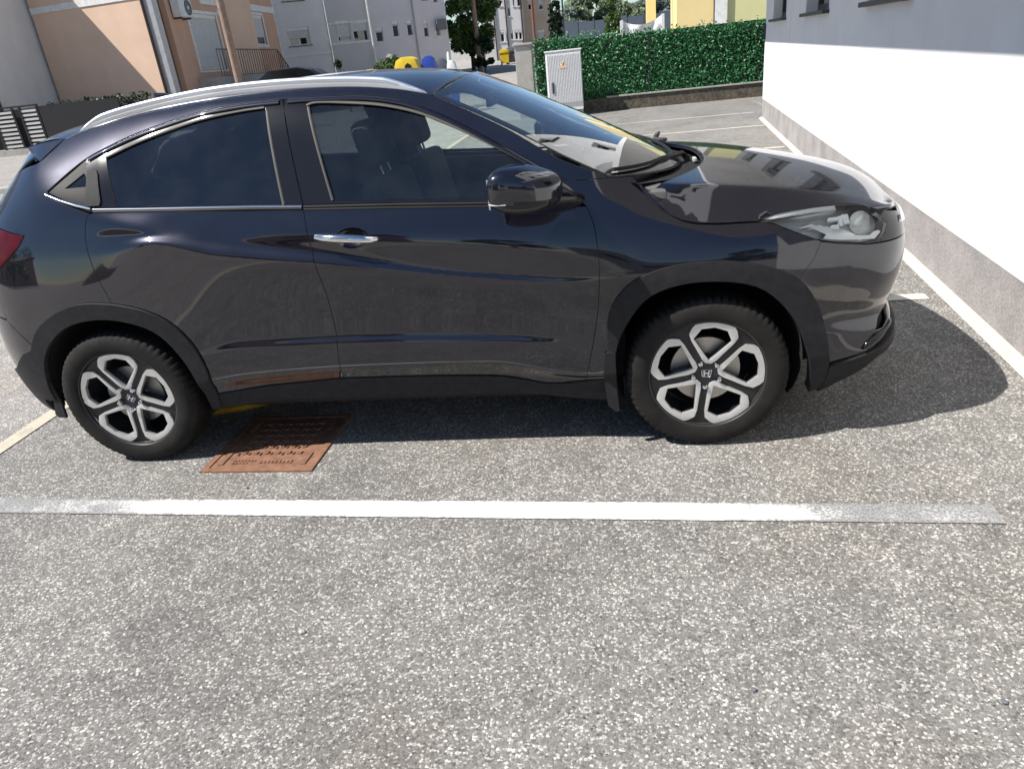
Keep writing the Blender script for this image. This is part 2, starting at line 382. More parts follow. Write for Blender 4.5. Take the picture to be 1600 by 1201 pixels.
def window(parent,x0,x1,z0,z1,fmat='trim_white',shut=0.,mull=1,depth=.12,sill=None,y=0.,surround=None,fw=.06):
    """frame + pane + optional half-lowered roller shutter, sill and surround"""
    m=MB(); a=y+depth
    m.box(x0,x0+fw,a-.03,a+.04,z0,z1).box(x1-fw,x1,a-.03,a+.04,z0,z1).box(x0+fw,x1-fw,a-.03,a+.04,z0,z0+fw).box(x0+fw,x1-fw,a-.03,a+.04,z1-fw,z1)
    for k in range(1,mull): 
        c=x0+(x1-x0)*k/mull; m.box(c-fw*.6,c+fw*.6,a-.028,a+.038,z0+fw,z1-fw)
    w_=m.build('window',fmat,parent)
    MB().box(x0+fw,x1-fw,a,a+.01,z0+fw,z1-fw).build('pane','pane',w_)
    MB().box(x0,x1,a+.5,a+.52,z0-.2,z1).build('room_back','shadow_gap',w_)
    if shut>0:
        zt=z1-.16; zb=zt-(zt-z0)*shut; s=MB(); s.box(x0+.02,x1-.02,a-.10,a-.035,zt,z1-.005)
        b=s.build('shutter_box','trim_white',w_)
        n=max(3,int((zt-zb)/.05)); q=MB()
        for i in range(n):
            c=zb+(zt-zb)*i/n; d=zb+(zt-zb)*(i+1)/n; q.prism([(a-.055,c+.004),(a-.068,(c+d)/2),(a-.055,d),(a-.045,d),(a-.045,c+.004)],x0+.03,x1-.03,lambda p,r,t:(t,p,r))
        o=q.build('shutter_slats','shutter',w_); o['kind']='stuff'
    if sill: MB().box(x0-.06,x1+.06,y-.07,y+depth-.03,z0-.05,z0-.005).build('sill',sill,w_)
    if surround:
        s=.13; m=MB(); m.box(x0-s,x0-.002,y-.025,y-.001,z0-s,z1+s).box(x1+.002,x1+s,y-.025,y-.001,z0-s,z1+s).box(x0-.002,x1+.002,y-.025,y-.001,z1+.002,z1+s).box(x0-.002,x1+.002,y-.025,y-.001,z0-s,z0-.055); m.build('surround',surround,w_)
    return w_
def body(parent,x0,x1,y0,y1,z0,z1,mat,name='wall',front=False):
    """the other sides and top of a block"""
    V=[(x0,y0,z0),(x1,y0,z0),(x1,y1,z0),(x0,y1,z0),(x0,y0,z1),(x1,y0,z1),(x1,y1,z1),(x0,y1,z1)]
    F=[(1,2,6,5),(2,3,7,6),(3,0,4,7),(4,5,6,7)]
    if front: F.append((0,1,5,4))
    return raw(name,V,F,mat,parent)
# ---- white building on the right
ang=math.atan2(-.9959,-.0908)
WB_=empty('white_building',(3.975,11.751,0),ang)
tag(WB_,'white plastered building wall with grey plinth and dark sills at the right','building')
upw=[(a,a+1.5,z,z+1.2) for z in (4.9,8.0) for a in (1.2,4.6,8.0,11.4)]
wins=[(1.15,2.75,1.72,2.62),(4.65,6.2,1.72,2.62),(8.05,9.35,1.72,2.62),(11.4,13.0,1.72,2.62)]
wall(WB_,0,15.6,.362,11.5,wins+upw,'plaster_white',.28)
wall(WB_,0,15.6,-.1,.360,[],'plinth_plaster',.2,'plinth',y=.003)
body(WB_,0,15.6,.285,9,-.1,11.5,'plaster_white','rear_wall')
raw('side_wall',[(0,0.001,.362),(0,.285,.362),(0,.285,11.5),(0,.001,11.5)],[(0,1,2,3)],'plaster_white',WB_); raw('side_wall',[(15.6,0.001,-.1),(15.6,.285,-.1),(15.6,.285,11.5),(15.6,.001,11.5)],[(3,2,1,0)],'plaster_white',WB_)
for (a,b,c,d) in wins+upw:
    wn=window(WB_,a,b,c,d,'frame_dark',0.,2,.17,None,fw=.075)
    MB().box(a-.05,b+.05,-.075,.14,c-.045,c-.004).build('sill','sill_dark',wn,bevel=.006)
    MB().box(a+.001,b-.001,.10,.13,d-.22,d-.004).build('shutter_box','frame_dark',wn)
ev=MB(); ev.box(-.15,15.7,-1.03,-.002,2.80,2.95); ev.build('canopy_slab','plaster_white',WB_)
rf=MB(); rf.prism([(-.5,11.51),(9.5,11.51),(9.5,11.65),(4.5,13.7),(-.5,11.65)],-.5,16.1,lambda p,r,t:(t,p,r)); rf.build('roof','frame_dark',WB_)
MB().box(.05,.10,-.035,-.002,1.40,1.66).build('corner_box','frame_dark',WB_)
fl=MB(); fl.prism([(.012,-.02),(-.058,-.02),(-.058,.004),(-.04,.012),(.0,.035),(.012,.04)],0,15.6,lambda p,r,t:(t,p,r)); fl.build('mortar_fillet','mortar',WB_)
# ---- hedge wall, artificial ivy screen, posts
lw=empty('low_wall',(0,17.0,0)); tag(lw,'low dark mossy concrete wall under the ivy screen','wall')
mb=MB(); mb.box(-.95,6.5,-.12,.12,-.05,.33); mb.build('wall_body','mossy_wall',lw,bevel=.01)
mb=MB(); mb.box(1.0,6.5,-.15,.15,.332,.372); mb.build('coping','concrete',lw,bevel=.01)
def leaves(n,boxf,size,name,mat,parent,seed,flat=None,jit=1.):
    r=np.random.default_rng(seed); P=boxf(r,n); m=len(P)
    a=r.normal(size=(m,3)); 
    if flat is not None: a=np.array(flat)+a*jit
    a/=np.linalg.norm(a,axis=1)[:,None]; b=np.cross(a,r.normal(size=(m,3))); b/=np.linalg.norm(b,axis=1)[:,None]; c=np.cross(a,b)
    s=size*(.6+.8*r.random(m))[:,None]
    V=np.empty((m*4,3)); V[0::4]=P-b*s; V[1::4]=P+c*s*.55+a*s*.12; V[2::4]=P+b*s; V[3::4]=P-c*s*.55+a*s*.12
    me=bpy.data.meshes.new(name); me.vertices.add(m*4); me.vertices.foreach_set('co',V.ravel()); me.loops.add(m*4); me.loops.foreach_set('vertex_index',np.arange(m*4)); me.polygons.add(m); me.polygons.foreach_set('loop_start',np.arange(m)*4); me.update(calc_edges=True); me.validate()
    return link(name,me,mat,parent)
hs=empty('ivy_screen',(0,17.02,0)); tag(hs,'green artificial ivy screen fixed along the low wall','hedge')
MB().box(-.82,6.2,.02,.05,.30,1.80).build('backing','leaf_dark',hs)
htop=lambda x:1.90-.028*(x+.9)
def hb(r,n):
    x=r.uniform(-.85,6.2,n); z=.30+(htop(x)-.30+.05*np.sin(x*5.1)*np.sin(x*13.7+1)+.05*r.random(n)**3*3)*r.random(n)
    clump=.03*np.sin(x*23+3*np.sin(z*17))*np.sin(z*21); return np.stack([x,-.075+clump+r.uniform(-.05,.05,n),z],1)
lv=leaves(17000,hb,.030,'ivy_leaves','leaf_ivy',hs,3,(0,-1,.35),.7); lv['kind']='stuff'
for x in (-.78,2.12,4.86):
    MB().box(x-.025,x+.025,-.10,-.05,.30,htop(x)-.08).build('post','fence_black',hs)
pc=empty('gate_pillar',(-1.14,17.3,0)); tag(pc,'rendered concrete pillar at the left end of the ivy screen','pillar')
MB().box(-.21,.24,-.25,.25,-.1,1.80).build('shaft','concrete',pc,bevel=.01)
MB().box(-.25,.28,-.29,.29,1.802,1.86).build('cap','concrete',pc,bevel=.012)
# ---- electrical cabinet
cb=empty('electrical_cabinet',(-.04,16.3,0)); tag(cb,'white ribbed electrical cabinet with a warning triangle in front of the ivy','cabinet')
MB().box(-.46,.44,0,.32,.16,1.56).build('body','cabinet_grey',cb,bevel=.008)
MB().box(-.48,.46,-.03,.35,1.562,1.60).build('roof_cap','cabinet_grey',cb,bevel=.01)
MB().box(-.45,.43,.02,.30,-.02,.158).build('base','concrete',cb)
dr=MB().box(-.44,.42,-.014,-.001,.34,1.53).build('door','cabinet_grey',cb)
for k in range(21):
    x=-.42+k*.041; MB().box(x,x+.018,-.040,-.0145,.36,1.51).build('rib','cabinet_grey',dr)
MB().box(-.33,-.28,-.060,-.041,.60,.86).build('handle','frame_dark',dr,bevel=.006)
tr_=MB(); tr_.prism([(-.12,1.18),(.08,1.18),(-.02,1.36)],-.046,-.0415); tg=tr_.build('warning_triangle','sign_orange',dr)
tr_=MB(); tr_.prism([(-.035,1.225),(-.015,1.265),(-.03,1.265),(-.012,1.31),(-.008,1.31),(-.005,1.275),(.008,1.275)],-.050,-.0465); tr_.build('lightning_bolt','frame_dark',tg)
# ---- yellow house behind the screen
yh=empty('yellow_house',(4.22,32,0),math.radians(-3)); tag(yh,'pale yellow house with a white corner strip behind the ivy screen','house')
body(yh,0,1.55,0,8,0,7,'plaster_yellow','wall',True); body(yh,1.60,2.12,-.05,8,0,7,'trim_white','pilaster',True); body(yh,2.12,6.5,.10,8,0,7,'plaster_lime','side_wing',True)
MB().box(1.552,1.598,-.04,.02,0,7).build('downpipe','pipe_brown',yh)
yp=MB(); yp.box(-2.9,-2.45,0,.45,0,6); yo=yp.build('house_pillar','plaster_yellow'); yo.location=(6.05,36,0); tag(yo,'yellow square post left of the yellow house','post')
tp=empty('tarpaulin_frame',(2.45,26,0)); tag(tp,'white tarpaulin sagging between two posts behind the ivy screen','tarpaulin')
for x,h in ((-.76,2.35),(.72,2.42)): MB().box(x-.06,x+.06,-.06,.06,0,h).build('post','steel_white',tp,bevel=.01)
V=[];F=[]
for i in range(17):
    u=i/16; x=-.70+1.36*u; top=2.32+.06*u-.20*4*u*(1-u)
    for j in range(5): V.append((x,.05*math.sin(u*9+j)+.02*j,top-j*.12))
F=[(i*5+j,(i+1)*5+j,(i+1)*5+j+1,i*5+j+1) for i in range(16) for j in range(4)]
raw('sheet','tarp_white' and V,F,'tarp_white',tp,smooth=True)
# ---- houses down the left side
def baluster_rail(parent,x0,x1,y,z0,z1,mat,n):
    r=MB().box(x0,x1,y-.02,y+.02,z1-.04,z1).build('railing',mat,parent)
    MB().box(x0,x1,y-.015,y+.015,z0,z0+.03).build('lower_rail',mat,r)
    for k in range(n+1):
        x=x0+(x1-x0)*k/n; MB().box(x-.012,x+.012,y-.012,y+.012,z0+.031,z1-.041).build('baluster',mat,r)
    return r
gh=empty('grey_house',(-22.35,23.6,0)); tag(gh,'shaded pale grey house with a shuttered window at the far left','house')
hw=[(-2.9,-1.75,3.05,4.25)]
wall(gh,-9,0,0,8.6,hw,'plaster_grey'); body(gh,-9,0,.251,9.5,0,8.6,'plaster_grey')
raw('side_wall',[(0,.002,0),(0,.25,0),(0,.25,8.6),(0,.002,8.6)],[(0,1,2,3)],'plaster_grey',gh)
window(gh,*hw[0],'trim_white',.98,1,.14,'plaster_grey',surround='plaster_grey')
MB().tube([(.09,.02,.2),(.09,.02,8.6)],.07,10).build('downpipe','pipe_brown',gh,smooth=True)
ph=empty('peach_house',(-22.2,27.0,0),math.radians(-9)); tag(ph,'peach rendered house with a diagonal shadow across its end wall','house')
wall(ph,.0,5.70,0,9.5,[],'plaster_peach'); MB().box(.0,5.70,-.03,-.001,5.05,5.28).build('string_course','trim_white',ph)
MB().tube([(5.56,-.07,0),(5.56,-.07,9.5)],.055,10).build('downpipe','pipe_brown',ph,smooth=True)
body(ph,.0,4.4,.251,9,0,9.5,'plaster_peach')
MB().box(5.62,5.98,-.02,.30,0,9.5).build('corner_pilaster','pipe_grey',ph)
# street front of the peach house, receding to the right
p0=Vector((-16.42,27.2,0));p1=Vector((-17.3,40,0));d=(p1-p0)
pf=empty('peach_street_front',p0,math.atan2(d.y,d.x)); tag(pf,'peach street front with a balcony, stairs and an air conditioner','house')
Lf=d.length
def fx(u,v):   # position on that facade for a picture point
    o=Vector(co.location); q=Matrix.Rotation(0,3,'X')
    from mathutils import Euler
    Rm=Euler(co.rotation_euler).to_matrix(); r=Rm@Vector(((u-800)/1115.82,-(v-600.5)/1115.82,-1))
    n_=Vector((d.y,-d.x,0)).normalized(); t=(p0-o).dot(n_)/r.dot(n_); P=o+r*t; return ((P-p0).dot(d.normalized()),P.z)
dx0,dz1=fx(292,20); dx1,_=fx(335,20); _,dz0=fx(320,70)
wx0,wz1=fx(386,22); wx1,_=fx(409,22); _,wz0=fx(405,70)
hl_=[(dx0,dx1,dz0-1.0,dz1),(wx0+.15,wx1-.1,wz0,wz1)]
wall(pf,0,Lf,0,9.5,hl_,'plaster_peach_shaded')
window(pf,*hl_[0],'trim_white',.97,1,.12,None,surround='trim_white'); window(pf,*hl_[1],'trim_white',.72,1,.12,'trim_white',surround='trim_white')
cs0,cz=fx(352,1); MB().box(cs0-3,Lf,-.05,-.001,cz-.3,cz).build('cornice','trim_white',pf)
MB().box(Lf-.12,Lf+.02,-.04,.1,0,9.5).build('corner_strip','trim_white',pf)
# balcony in front of it
bx0,bz1=fx(298,72); bx1,bz0=fx(345,112); sx1,_=fx(400,68); _,sb=fx(330,113)
bal=empty('balcony',(0,0,0),0,pf)
MB().box(bx0-.2,sx1,-1.2,-.002,sb-.85,sb-.25).build('slab','concrete',bal)
baluster_rail(bal,bx0-.2,sx1-.3,-1.15,sb-.25,sb+.85,'iron_brown',26)
st_=MB(); st_.tube([(sx1-.3,-1.15,sb+.82),(Lf-.2,-1.15,.55)],.03,6); rail2=st_.build('stair_rail','iron_brown',bal)
for k in range(14):
    u=k/14; x=sx1-.3+(Lf-.2-sx1+.3)*u; zt=sb+.82+(.55-sb-.82)*u; MB().box(x-.02,x+.02,-1.17,-1.13,zt-1.0,zt-.02).build('baluster','iron_brown',rail2)
for k in range(8): 
    x=sx1+(Lf-.2-sx1)*k/8; zt=(sb-.25)*(1-k/8); MB().box(x+.002,x+(Lf-.2-sx1)/8,-1.1,-.002,0,zt).build('step','concrete',bal)
# air conditioner on the wall
ax,az=fx(262,8); ax2,az2=fx(291,32)
ac=empty('air_conditioner',pf.matrix_world@Vector((0,0,0))); ac.location=p0+d.normalized()*(ax+.1); ac.rotation_euler=(0,0,math.atan2(d.y,d.x)); tag(ac,'white air conditioner unit mounted on the peach wall','air conditioner')
zc_=az2+.05; aw=max(.8,ax2-ax-.2); MB().box(0,aw,-.42,-.06,zc_,zc_+.72).build('casing','ac_white',ac,bevel=.02)
MB().lathe([(.29,-.425),(.29,-.44),(.265,-.44),(.265,-.425)],(aw*.66,0,zc_+.36),'y',28).build('fan_ring','frame_dark',ac); MB().lathe([(.002,-.424),(.262,-.424)],(aw*.66,0,zc_+.36),'y',24).build('fan_grille','bin_grey',ac); MB().lathe([(.002,-.45),(.07,-.45),(.075,-.425)],(aw*.66,0,zc_+.36),'y',14).build('fan_hub','ac_white',ac)
MB().box(.1,.2,-.36,-.001,zc_-.06,zc_-.002).box(aw-.25,aw-.15,-.36,-.001,zc_-.06,zc_-.002).build('bracket','frame_dark',ac)
wl_,wlz=fx(339,20); lm=MB().lathe([(.002,-.16),(.12,-.14),(.17,-.06),(.17,-.001)],(wl_,0,wlz),'y',20).build('wall_lamp','trim_white',pf,smooth=True)
# grey apartment block facing us
ga=empty('apartment_block',(-17.55,40.2,0),math.radians(23)); tag(ga,'grey apartment block with an enclosed white balcony and roller shutters','building')
GA0=Vector((-17.55,40.2,0)); GAT=math.radians(23); GAD=Vector((math.cos(GAT),math.sin(GAT),0))
def gx(u,v,Y=None):
    from mathutils import Euler
    r=Euler(co.rotation_euler).to_matrix()@Vector(((u-800)/1115.82,-(v-600.5)/1115.82,-1)); 
    if Y is None:
        n_=Vector((GAD.y,-GAD.x,0)); t=(GA0-Vector(co.location)).dot(n_)/r.dot(n_); P=co.location+r*t; return (P-GA0).dot(GAD),P.z
    t=(Y-co.location.y)/r.y; P=co.location+r*t; return P.x+19.9,P.z
def gwin(u0,v0,u1,v1): 
    a,zt=gx(u0,v0);b,_=gx(u1,v0);_,zb=gx((u0+u1)/2,v1); return (a,b,zb,zt)
w1=gwin(447,45,482,72); w1b=gwin(436,-22,470,2)
wall(ga,-1.5,gx(515,60)[0],0,9,[w1,w1b],'plaster_grey')
window(ga,*w1,'trim_white',.52,2,.12,'sill_dark'); window(ga,*w1b,'trim_white',.8,2,.12,'sill_dark')
body(ga,-1.5,gx(515,60)[0],.251,12,0,9,'plaster_grey')
MB().box(-1.3,gx(515,60)[0]-.02,-.06,-.001,*sorted((gx(480,84)[1]-.12,gx(480,84)[1]))).build('string_course','trim_white',ga)
# enclosed balcony stack, slightly proud
e0=gx(516,60)[0];e1=gx(577,60)[0]; b1=gwin(522,34,544,66); b2=gwin(547,34,571,66)
bl=empty('enclosed_balcony',(0,0,0),0,ga)
zA=gx(545,90)[1]; zB=gx(545,66)[1]; zC=gx(545,34)[1]
wall(bl,gx(515,60)[0]+.005,e1,0,9,[(b1[0],b1[1],b1[2],b1[3]),(b2[0],b2[1],b2[2],b2[3])],'plaster_pale',.2,y=-.35)
raw('balcony_cheek',[(e1,-.35,0),(e1,.3,0),(e1,.3,9),(e1,-.35,9)],[(0,1,2,3)],'plaster_pale',bl)
window(bl,*b1,'trim_white',.74,1,.1,y=-.35); window(bl,*b2,'trim_white',.42,1,.1,y=-.35)
for zz in (zB,zC+.0): MB().box(gx(515,60)[0]+.02,e1+.02,-.40,-.352,zz-.10,zz).build('band','trim_white',bl)
MB().tube([(e1+.12,-.42,0),(e1+.12,-.42,9)],.06,8).build('downpipe','trim_white',bl,smooth=True)
# long block with narrow windows, set back a touch
r0=e1+.05; r1=gx(703,60)[0]
lb=empty('long_block',(-17.55-.3*math.sin(math.radians(23)),40.2+.3*math.cos(math.radians(23)),0),math.radians(23)); tag(lb,'lilac grey block with a row of narrow windows beyond the bins','building')
nw=[gwin(586,44,598,66),gwin(612,33,622,58),gwin(635,32,644,56),gwin(661,32,669,58),gwin(680,30,687,57)]
nu=[gwin(588,-22,599,-4),gwin(657,-20,666,2),gwin(675,-22,683,4)]
wall(lb,r0,r1,1.9,9.5,nw+nu,'plaster_lilac'); wall(lb,r0,r1,0,1.895,[],'plaster_grey',.2,'plinth',y=.04); body(lb,r0,r1,.251,14,0,9.5,'plaster_lilac')
for i,q in enumerate(nw+nu): window(lb,*q,'trim_white',.35 if i>2 else .15,1,.1,'trim_white',fw=.05)
px=gx(650,40)[0]; MB().tube([(px,-.07,.3),(px,-.07,9.5)],.05,8).build('downpipe','pipe_grey',lb,smooth=True)
ax_,az_=gx(690,38); aq=MB().box(ax_-.3,ax_+.3,-.35,-.02,az_-.3,az_+.3).build('air_conditioner_unit','bin_grey',lb,bevel=.02)
# farther white and tan houses
fw_=empty('white_terrace',(-9.25,70,0)); tag(fw_,'white terraced house with dark drainpipes beyond the tree','building')
def hx(u,v): a,z=gx(u,v,70.); return a-19.9+9.25,z
def hwin(u0,v0,u1,v1):
    a,zt=hx(u0,v0);b,_=hx(u1,v0);_,zb=hx((u0+u1)/2,v1); return (a,b,zb,zt)
hwn=[hwin(781,48,787,66),hwin(790,49,793,66),hwin(797,48,801,62),hwin(804,47,809,62),hwin(810,47,815,62),hwin(778,-3,783,10),hwin(792,8,796,26),hwin(800,-6,803,10),hwin(807,-6,813,10)]
wall(fw_,-.6,hx(817,50)[0],0,12,hwn,'plaster_pale'); body(fw_,-.6,hx(817,50)[0],.251,10,0,12,'plaster_pale')
for q in hwn: window(fw_,*q,'trim_white',.2,1,.12,'trim_white',fw=.05)
for u in (774,793,817): 
    a=hx(u,50)[0]; MB().tube([(a,-.1,0),(a,-.1,12)],.07,8).build('downpipe','pipe_brown',fw_,smooth=True)
tn=empty('tan_house',(-6.3,72,0)); tag(tn,'tan rendered house end at the far end of the street','house')
tw=[(1.5,1.95,5.2,6.2),(.5,.95,5.3,6.3),(1.2,1.9,2.2,3.5)]
wall(tn,0,2.2,0,12,tw,'plaster_tan'); body(tn,0,2.2,.251,9,0,12,'plaster_tan')
for q in tw: window(tn,*q,'trim_white',.5,1,.1,'trim_white')
MB().box(-.0,2.2,-.05,-.001,4.35,4.5).build('band','plaster_tan',tn)
# unseen house added off frame to shade the left-hand fronts
sh=empty('shade_house',(-46,12,0)); tag(sh,'unseen rendered house added out of frame to the left to shade the grey house','house')
body(sh,0,9,0,9,0,11.5,'plaster_pale','wall',True)
rf=MB(); rf.prism([(-.4,11.52),(9.4,11.52),(4.5,14.)],-.4,9.4,lambda p,r,t:(p,t,r)); rf.build('roof','iron_brown',sh)
# ---- poles
def pole(name,x,y,h,r,mat,label):
    o=MB().tube([(0,0,-.2),(0,0,h*.5),(0,0,h)],[r,r*.88,r*.72],12).build(name,mat,smooth=True); o.location=(x,y,gz(x,y)); tag(o,label,'pole'); return o
pole('utility_pole',-11.05,21.0,9,.13,'pole_wood','brown wooden pole in front of the peach balcony')
q=gx(742,30,49.); pole('utility_pole',q[0]-19.9,49.,11,.17,'pole_wood','pale wooden pole in front of the dark green street tree')
q=gx(833,30,64.); pole('street_pole',q[0]-19.9,64.,11,.12,'pole_rust','thin rusty pole in front of the tan house')
q=gx(880,30,58.); pole('street_pole',q[0]-19.9,58.,11,.07,'frame_dark','thin dark pole just right of the cypress')
# ---- trees
def blob_tree(name,loc,h,rad,n,leaf,mat,label,seed,trunk=.16,base=.25,cat_='tree',clumps=26,sy=1.,shape=None,group=None):
    t=empty(name,loc); r=np.random.default_rng(seed)
    cl=[]
    for k in range(clumps):
        ph=r.uniform(0,2*math.pi); u=r.random(); zc=h*(base+(.98-base)*u); w_=rad*(shape(u) if shape else math.sin(math.pi*(.12+.82*u))**.7)*math.sqrt(r.uniform(.15,1))
        cl.append((w_*math.cos(ph),w_*math.sin(ph)*sy,zc,rad*r.uniform(.22,.42)))
    m=MB(); top=Vector((0,0,h*.8)); m.tube([(0,0,-.2),(.03*h*.1,0,h*.25),(0,.01,h*.5),tuple(top)],[trunk,trunk*.8,trunk*.55,trunk*.2],9)
    for c in cl[:10]:
        z0=h*(base*.8+.3*r.random()); m.tube([(0,0,z0),(c[0]*.5,c[1]*.5,(z0+c[2])/2+.1),(c[0],c[1],c[2])],[trunk*.4,trunk*.25,trunk*.08],5)
    m.build('trunk','bark',t,smooth=True)
    def bf(rr,nn):
        i=rr.integers(0,len(cl),nn); cc=np.array(cl)[i]; v=rr.normal(size=(nn,3)); v/=np.linalg.norm(v,axis=1)[:,None]; v*=(rr.random(nn)**.45)[:,None]
        return cc[:,:3]+v*cc[:,3:4]*[1,1,.85]
    leaves(n,bf,leaf,'crown',mat,t,seed+1); tag(t,label,cat_,group); return t
q=gx(735,60,50.)
blob_tree('street_tree',(q[0]-19.9,50,gz(0,50)),6.6,1.85,12000,.13,'leaf_tree','round green street tree in front of the terraced houses',11,.16,.22,clumps=40)
q=gx(757,80,49.); blob_tree('shrub',(q[0]-19.9,48.5,gz(0,48)),2.1,.8,2500,.09,'leaf_dark','dark shrub at the foot of the street tree',12,.05,.1,'shrub',14)
q=gx(869,50,55.); blob_tree('cypress',(q[0]-19.9,55,gz(0,55)),3.9,.62,6500,.10,'leaf_dark','narrow dark cypress behind the left end of the ivy screen',13,.10,.05,clumps=60,shape=lambda u:.75 if u<.75 else .5)
FT=[(905,40,160,8.,4.2,'leaf_far','tall pale green tree above the far blue-grey wall, left of the pair'),(925,35,165,10.5,4.,'leaf_far','taller of the pale green trees above the far blue-grey wall'),(960,40,170,6.5,4.6,'leaf_far','rounded green tree in the middle of the far tree line'),(985,44,160,5.5,4.6,'leaf_far','low pale tree in the far tree line behind the tarpaulin'),(1010,42,170,7.,4.8,'leaf_haze','haze-tinted tree in the far tree line over the tarpaulin'),(1035,44,175,7.5,4.6,'leaf_far','small green tree just left of the yellow post'),(872,50,150,4.5,3.6,'leaf_far','pale tree seen behind the cypress'),(890,48,155,5.5,3.6,'leaf_haze','haze-tinted tree between the cypress and the thin dark pole')]
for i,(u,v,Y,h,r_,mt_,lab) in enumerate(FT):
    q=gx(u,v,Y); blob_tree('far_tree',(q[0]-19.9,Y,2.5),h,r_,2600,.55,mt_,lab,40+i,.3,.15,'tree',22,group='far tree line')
q=gx(958,42,90.); blob_tree('conifer',(q[0]-19.9,90,2),4.6,1.3,2500,.16,'leaf_tree','small conical green tree beside the white tarpaulin',60,.1,.05,clumps=30,shape=lambda u:1-.9*u)
# far noise wall of panels
nwl=empty('noise_barrier',(-8,125,0)); tag(nwl,'long blue-grey panelled barrier below the far trees','wall')
for k in range(12): 
    MB().box(k*2.6+.04,k*2.6+2.56,0,.2,0,5.3+.25*(k%3==1)).build('panel','noise_wall',nwl)
    MB().box(k*2.6-.05,k*2.6+.035,-.06,.26,0,5.6).build('post','bin_grey',nwl)
# hills
V=[];F=[];nx_=90
prof_=lambda x:60+95*math.exp(-((x-330)/190)**2)+80*math.exp(-((x-560)/170)**2)+9*math.sin(x*.03)+6*math.sin(x*.071+1)
for i in range(nx_):
    x=-1200+i*35
    for j in range(8):
        u=j/7; V.append((x,1300+u*500,prof_(x)*math.sin(u*math.pi/2)+3*math.sin(i*2.1+j*3.3)-4))
F=[(i*8+j,(i+1)*8+j,(i+1)*8+j+1,i*8+j+1) for i in range(nx_-1) for j in range(7)]
hl0=raw('hills',V,F,'hill_green',smooth=True); tag(hl0,kind='structure')
# ---- bins
def bin_(name,u,Y,wd,h,mat,label,hole=False,lidc=None):
    q=gx(u,90,Y); b=empty(name,(q[0]-19.9,Y,gz(0,Y))); z=h
    m=MB(); m.prism([(-wd*.42,.12),(wd*.42,.12),(wd*.5,z*.72),(-wd*.5,z*.72)],-wd*.4,wd*.4); m.build('body',mat,b,bevel=.03)
    m=MB(); m.prism([(-wd*.53,z*.722),(wd*.53,z*.722),(wd*.52,z*.82),(wd*.40,z*.95),(wd*.15,z),(-wd*.15,z),(-wd*.40,z*.95),(-wd*.52,z*.82)],-wd*.45,wd*.45); ld=m.build('lid',lidc or mat,b,bevel=.03,smooth=True)
    if hole: MB().prism([(-.02*wd,z*.78),(.22*wd,z*.78),(.24*wd,z*.86),(.10*wd,z*.90),(-.04*wd,z*.86)],-wd*.475,-wd*.46).build('opening','shadow_gap',ld)
    for s_ in (-1,1): MB().tube([(s_*wd*.36,-wd*.3,.07),(s_*wd*.36,-wd*.22,.07)],.07,10).build('castor','frame_dark',b)
    tag(b,label,'waste bin'); return b
bin_('waste_bin',636,22,.80,1.86,'bin_yellow','yellow waste container with a dark opening seen over the roof',True)
bin_('waste_bin',669,22.3,.46,1.82,'bin_blue','blue waste bin beside the yellow container')
bin_('waste_bin',688,23.2,.40,1.70,'bin_grey','grey waste bin right of the blue bin')
bin_('waste_bin',704,21.6,.30,1.62,'bin_blue','slim blue bin at the right end of the row of bins',lidc='cabinet_grey')
bin_('waste_bin',789,58,.75,1.15,'bin_yellow','yellow waste bin in front of the white terrace')
bin_('waste_bin',801,58.4,1.2,1.2,'bin_grey','dark waste bin beside the far yellow bin')
bin_('waste_bin',575,21,.40,1.62,'bin_yellow','small yellow bin on the left by the white post')
q=gx(702,95,24.); o=MB().tube([(0,0,0),(0,0,1.75),(0,0,1.86)],[.07,.07,.045],10).build('bollard','trim_white',smooth=True); o.location=(q[0]-19.9,24,gz(0,24)); tag(o,'white post standing beside the slim blue bin','post')
# bushes by the bins
q=gx(602,92,24.); blob_tree('palm_bush',(q[0]-19.9,24.5,.1),2.15,.75,900,.10,'leaf_bush','light green spiky bush left of the yellow container',70,.05,.15,'bush',14)
q=gx(534,92,27.); blob_tree('bush',(q[0]-19.9,27,.2),1.95,.5,900,.07,'leaf_dark','small dark bush by the grey apartment block',71,.04,.1,'bush',12)
# ---- parked cars far off
def small_car(name,u,v,Y,mat,label,rz,scale=1.):
    q=gx(u,v,Y); c=empty(name,(q[0]-19.9,Y,gz(0,Y)),rz); c.scale=(scale,)*3
    prof_=[(-2.0,.30),(-2.05,.62),(-1.95,.88),(-1.15,.95),(-.65,1.32),(-.2,1.44),(.75,1.42),(1.35,1.05),(1.95,.92),(2.05,.6),(2.0,.30)]
    m=MB(); m.prism([(a,b) for a,b in prof_],-.80,.80); m.build('body',mat,c,bevel=.09,smooth=True,angle=25)
    for s_ in (-1,1):
        m=MB(); m.prism([(-1.05,.97),(-.58,1.30),(-.2,1.385),(.68,1.37),(1.15,1.03)],s_*.801,s_*.806); m.build('side_window','black_gloss',c)
        for x in (-1.25,1.25): MB().lathe([(.002,-.09),(.19,-.10),(.30,-.09),(.31,0),(.30,.09)],(x,s_*.74,.31),'y',24).build('wheel','tyre',c,smooth=True)
    m=MB(); m.prism([(-1.16,.97),(-.70,1.31),(-.66,1.30),(-1.10,.96)],-.66,.66); m.build('windscreen','black_gloss',c)
    m=MB(); m.prism([(.80,1.41),(1.36,1.06),(1.33,1.05),(.76,1.40)],-.66,.66); m.build('rear_window','black_gloss',c)
    tag(c,label,'car'); return c
small_car('parked_car',463,105,30.,'dark_paint','dark car parked below the grey apartment block at the left',R_(185) if False else math.radians(188),1.28)
small_car('parked_car',845,58,58.,'red_paint','red car parked far down the street beside the tan house',math.radians(10))
